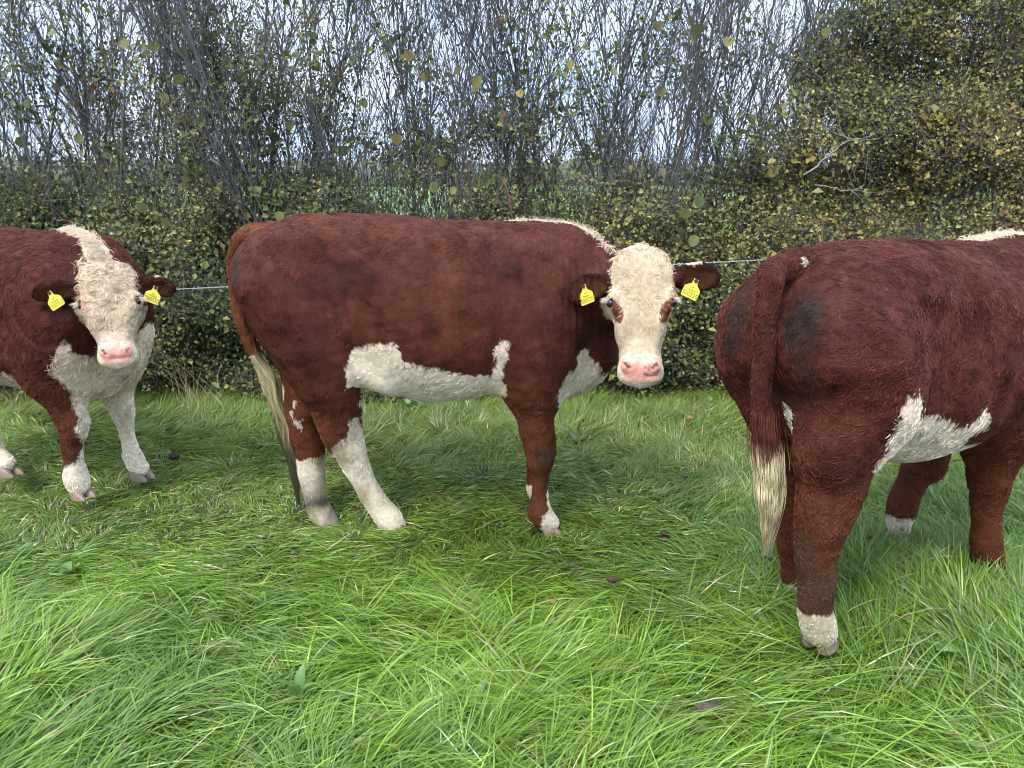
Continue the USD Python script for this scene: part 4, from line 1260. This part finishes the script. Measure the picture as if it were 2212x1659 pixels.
make_cow(RC, "thick coated red brown cow at the right edge seen from behind with muddy rump",
         [dict(pts=rnh, hoof=(.24, -.17, -.01), toe=0), dict(pts=rfh, hoof=(.62, .14, 0), toe=0), dict(pts=rnf, hoof=(*RC.P(2152, 1228, -.19)[:2], 0.0), toe=-.2), dict(pts=rff, hoof=(*RC.P(1942, 1152, .19)[:2], 0.0), toe=.1)],
         rh, rneck, rtail, paint_right,
         dict(count=115000, length=.017, head_length=.03, swirl=1.5, swirl_f=8.0, mess=.55, head_swirl=1.5, curl=2.6, head_curl=2.5, lift=.40, width=.0019, lump=.007), h=.0105, scale=(1, 1.02, .967), seed=25, torso_rows=RTORSO)

# ---------------------------------------------------------------- barbed wire
wa, wb = at(400, 624, 5.12), at(1600, 564, 5.12)
wd_ = (wb - wa) / (wb[0] - wa[0])
fence = thing("barbed_wire", "strand of galvanised barbed wire stretched along the hedge behind the cows", "barbed wire")
xs = np.arange(-5.2, 5.4, .012)
line = wa + (xs - wa[0])[:, None] * wd_ + np.array([0, 0, 1.0]) * (-.02 * np.sin((xs + 1) * .8) ** 2)[:, None] * 0
for ph in (0, math.pi):
    a_ = xs * 130 + ph
    p_ = line + .0024 * np.stack([0 * a_, np.cos(a_), np.sin(a_)], -1)
    v, f = tubes(p_[None], np.full((1, len(p_)), .0017), 4)
    obj("wire_strand", (v, f), M["wire"], fence)
WR = np.random.default_rng(55)
for bx in np.arange(-5.0, 5.2, .125):
    c_ = wa + (bx - wa[0]) * wd_
    ps = []
    for k_ in range(2):
        a_ = WR.uniform(0, math.pi)
        d_ = np.array([WR.normal(0, .3), math.cos(a_), math.sin(a_)])
        d_ = d_ / np.linalg.norm(d_) * .016
        ps.append([c_ - d_, c_ + [WR.normal(0, .002), .003, 0], c_ + d_])
    v, f = tubes(np.array(ps), np.full((2, 3), .0013), 3)
    obj("barb", (v, f), M["wire"], fence)

# ---------------------------------------------------------------- small things in the hedge foot and the grass
ER = np.random.default_rng(91)


def dry_tuft(px, py, label, n=26, h=.55, y=None, lean=0.0, mat="dry", name="dry_grass_tuft", cat="dry grass", rad=.0017):
    g = ground_at(px, py) if y is None else at(px, py, y)
    g[2] = float(gz(g[0], g[1]))
    t = thing(name, label, cat)
    st = g + np.stack([ER.normal(0, .10, n), ER.normal(0, .05, n), np.zeros(n)], -1)
    hd = unit(np.stack([lean + ER.normal(0, .35, n), ER.normal(-.1, .25, n), np.ones(n)], -1))
    P = wander(st, hd, h * ER.uniform(.5, 1.1, n), 7, .07, ER)
    P[:, :, 2] -= (np.linspace(0, 1, 7) ** 2 * .12)[None]
    for i in range(n):
        v, f = tubes(P[i:i + 1], (rad * np.linspace(1.1, .4, 7))[None], 3)
        obj("stalk", (v, f), M[mat], t)


dry_tuft(1480, 838, "bleached dry grass stalks leaning right behind the middle cow's muzzle", 30, .75, lean=.45)
dry_tuft(1545, 836, "brown upright dry stalks at the hedge foot left of the right cow's rump", 22, .5, lean=.1)
dry_tuft(1330, 838, "small dry grass tuft under the middle cow's throat", 16, .3)
dry_tuft(840, 872, "brown dead grass clump seen under the middle cow's belly", 26, .3, lean=.2)
dry_tuft(430, 880, "thin dry stalks in the hedge foot between the left cow and the middle cow", 18, .65, lean=-.25)
dry_tuft(60, 890, "dry brown grass under the hedge behind the left cow's legs", 24, .35)


def cane(pts, r0, mat, label, name, cat):
    P = np.array(pts)
    u = np.linspace(0, 1, len(P))
    w_ = np.linspace(0, 1, 14)
    Q = PchipInterpolator(u, P)(w_)
    Q[1:-1] += ER.normal(0, .006, (12, 3))
    t = thing(name, label, cat)
    v, f = tubes(Q[None], (r0 * np.linspace(1, .45, 14))[None], 6)
    obj("stem", (v, f), mat, t)
    for k in range(5):
        i = ER.integers(5, 12)
        d = unit(Q[i + 1] - Q[i] + ER.normal(0, .05, 3))
        R = wander(Q[i:i + 1], d[None], np.array([ER.uniform(.15, .35)]), 5, .12, ER)
        v, f = tubes(R, (r0 * .4 * np.linspace(1, .4, 5))[None], 4)
        obj("side_twig", (v, f), mat, t)


cane([at(1735, 378, 5.30), at(1790, 335, 5.28), at(1828, 308, 5.27), at(1858, 299, 5.25)], .007, M["dead"], "pale dead branch slanting through the hawthorn right of the middle cow's ear", "dead_branch", "branch")
cane([at(1760, 400, 5.35), at(1800, 405, 5.33), at(1840, 412, 5.30), at(1868, 398, 5.3)], .004, M["dead"], "thin pale dead twig under the slanting dead branch", "dead_branch", "branch")
cane([at(1112, 500, 5.4), at(1106, 470, 5.38), at(1098, 420, 5.36), at(1078, 375, 5.36)], .006, principled("red_cane_bark", (.16, .07, .05), .6, .4), "reddish bramble cane rising behind the middle cow's withers", "bramble_cane", "bramble")
cane([at(1770, 560, 5.3), at(1778, 500, 5.25), at(1790, 470, 5.25), at(1830, 520, 5.2)], .004, principled("orange_cane_bark", (.22, .09, .04), .6, .4), "thin orange bramble shoot above the right cow's rump", "bramble_cane", "bramble")


def broad_leaf(base, yaw, pitch, L, W, mat, parent, lobes=0.0, name="leaf"):
    k = 7
    u = np.linspace(0, 1, k)
    wv = W * np.sin(np.pi * u ** .8) * (1 + lobes * np.cos(u * 22)) + .001
    z = np.sin(u * 2.2) * L * .16
    mid = np.stack([u * L, 0 * u, z], -1)
    V = np.stack([mid + np.stack([0 * u, wv, wv * .35], -1), mid, mid + np.stack([0 * u, -wv, wv * .35], -1)], 1).reshape(-1, 3)
    F = []
    for i in range(k - 1):
        for j in (0, 1):
            a = i * 3 + j
            F += [[a, a + 3, a + 4], [a, a + 4, a + 1]]
    cp, sp_ = math.cos(pitch), math.sin(pitch)
    V = V @ np.array([[cp, 0, sp_], [0, 1, 0], [-sp_, 0, cp]])
    cy_, sy_ = math.cos(yaw), math.sin(yaw)
    V = V @ np.array([[cy_, sy_, 0], [-sy_, cy_, 0], [0, 0, 1]]) + base
    obj(name, (V, np.array(F)), mat, parent)


def weed(px, py, label, n, L, W, mat, name, cat, lobes=0.0, pitch=.6, up=.05):
    g = ground_at(px, py, up)
    g[2] -= .03
    t = thing(name, label, cat)
    for i in range(n):
        broad_leaf(g + [ER.normal(0, .012), ER.normal(0, .012), 0], 2 * np.pi * i / n + ER.normal(0, .3), pitch + ER.normal(0, .18), L * ER.uniform(.7, 1.15), W * ER.uniform(.8, 1.1), mat, t, lobes)


weed(1015, 1540, "jagged dandelion leaves near the bottom centre of the grass", 6, .12, .016, M["weed"], "dandelion_plant", "dandelion", .35, .75, .045)
weed(2055, 1405, "pale soft leaved plant right of the right cow's near hind hoof", 6, .07, .022, M["weed"], "broadleaf_weed", "weed", .1, .7, .09)
weed(1775, 1585, "small jagged pale leaves low on the right near the bottom edge", 5, .07, .016, M["pale_weed"], "dandelion_plant", "dandelion", .4, .5, .045)
weed(640, 1490, "dock leaves in the bright grass left of the bottom centre", 4, .10, .018, M["weed"], "dock_plant", "dock", .05, .8, .04)
weed(150, 1222, "round leaved plant in the trodden grass below the left cow", 5, .05, .022, M["weed"], "broadleaf_weed", "weed", 0, .5, .05)
weed(885, 880, "blue green nettle like plant at the hedge foot under the middle cow's belly", 9, .12, .03, M["pale_weed"], "broadleaf_weed", "weed", .15, .9, .05)
weed(1250, 945, "dark thistle rosette in the grass behind the middle cow's front leg", 7, .10, .016, principled("thistle_leaf", (.035, .065, .03), .5, .4), "thistle_plant", "thistle", .45, .3, .04)
weed(1780, 1395, "small clover like plant beside the right cow's hind hoof", 6, .05, .018, M["weed"], "clover_plant", "clover", 0, .6, .07)
weed(560, 1180, "low clover leaves in the grass left of the middle cow's hind hooves", 6, .045, .018, M["weed"], "clover_plant", "clover", 0, .5, .05)


def lump(px, py, size, label, mat, name, cat, up=.03, seed=0):
    g = ground_at(px, py, up)
    size = np.array(size) * .75
    s = trimesh.creation.icosphere(3, 1.0)
    v = np.array(s.vertices)
    v = v * (1 + .9 * (fbm(v * 2.2 + seed, 3, seed) - .5)[:, None]) * np.array(size) + g
    tag(obj(name, (v, np.array(s.faces)), mat), label, cat)


lump(376, 985, (.045, .03, .03), "dark clod in the grass right of the left cow's far front hoof", M["dung"], "soil_clod", "clod", .05, 1)
lump(1437, 1152, (.03, .02, .014), "small brown clod in the grass right of the middle cow's front hoof", M["dung"], "soil_clod", "clod", .07, 2)
lump(1885, 1163, (.03, .02, .016), "dark clod left of the right cow's white far front hoof", M["dung"], "soil_clod", "clod", .07, 3)
lump(1665, 1208, (.014, .012, .012), "tiny dark clod under the right cow's tail tip", M["dung"], "soil_clod", "clod", .09, 4)
lump(640, 1192, (.016, .014, .012), "small dark clod left of the middle cow's far hind hoof", M["dung"], "soil_clod", "clod", .06, 5)
lump(1325, 1252, (.035, .02, .014), "brown dung crumb in the long grass below the middle cow's head", M["dung"], "soil_clod", "clod", .07, 6)
lump(1535, 1535, (.09, .05, .035), "bare grey brown soil mound near the bottom right", principled("dry_soil", (.07, .055, .038), .9, .2, .35, 40, .9, 60), "soil_mound", "soil mound", .015, 7)


def fallen(px, py, label, up=.07, s=.02):
    g = ground_at(px, py, up)
    a_ = np.linspace(0, 2 * np.pi, 9)[:-1]
    rad = s * (1 + .2 * ER.normal(0, 1, 8))
    V = np.stack([rad * np.cos(a_) * 1.3, rad * np.sin(a_) * .8, .35 * s * np.abs(np.sin(a_))], -1)
    R = trimesh.transformations.euler_matrix(*ER.uniform(-.6, .6, 2), ER.uniform(0, 6.28))[:3, :3]
    V = np.vstack([[[0, 0, 0]], V]) @ R.T + g
    tag(obj("fallen_leaf", (V, np.array([[0, 1 + i, 1 + (i + 1) % 8] for i in range(8)])), M["fallen"]), label, "leaf")


fallen(1490, 902, "brown fallen leaf on short grass right of the middle cow's muzzle")
fallen(1020, 1182, "pinkish fallen leaf in the grass between the middle cow's hooves", s=.014)
fallen(1195, 1300, "small tan leaf in the long grass under the middle cow", s=.014)
fallen(2060, 1587, "yellow leaf lying in the grass near the bottom right corner", s=.016)
fallen(225, 1252, "tan leaf in the grass below the left cow's near hoof", s=.018)
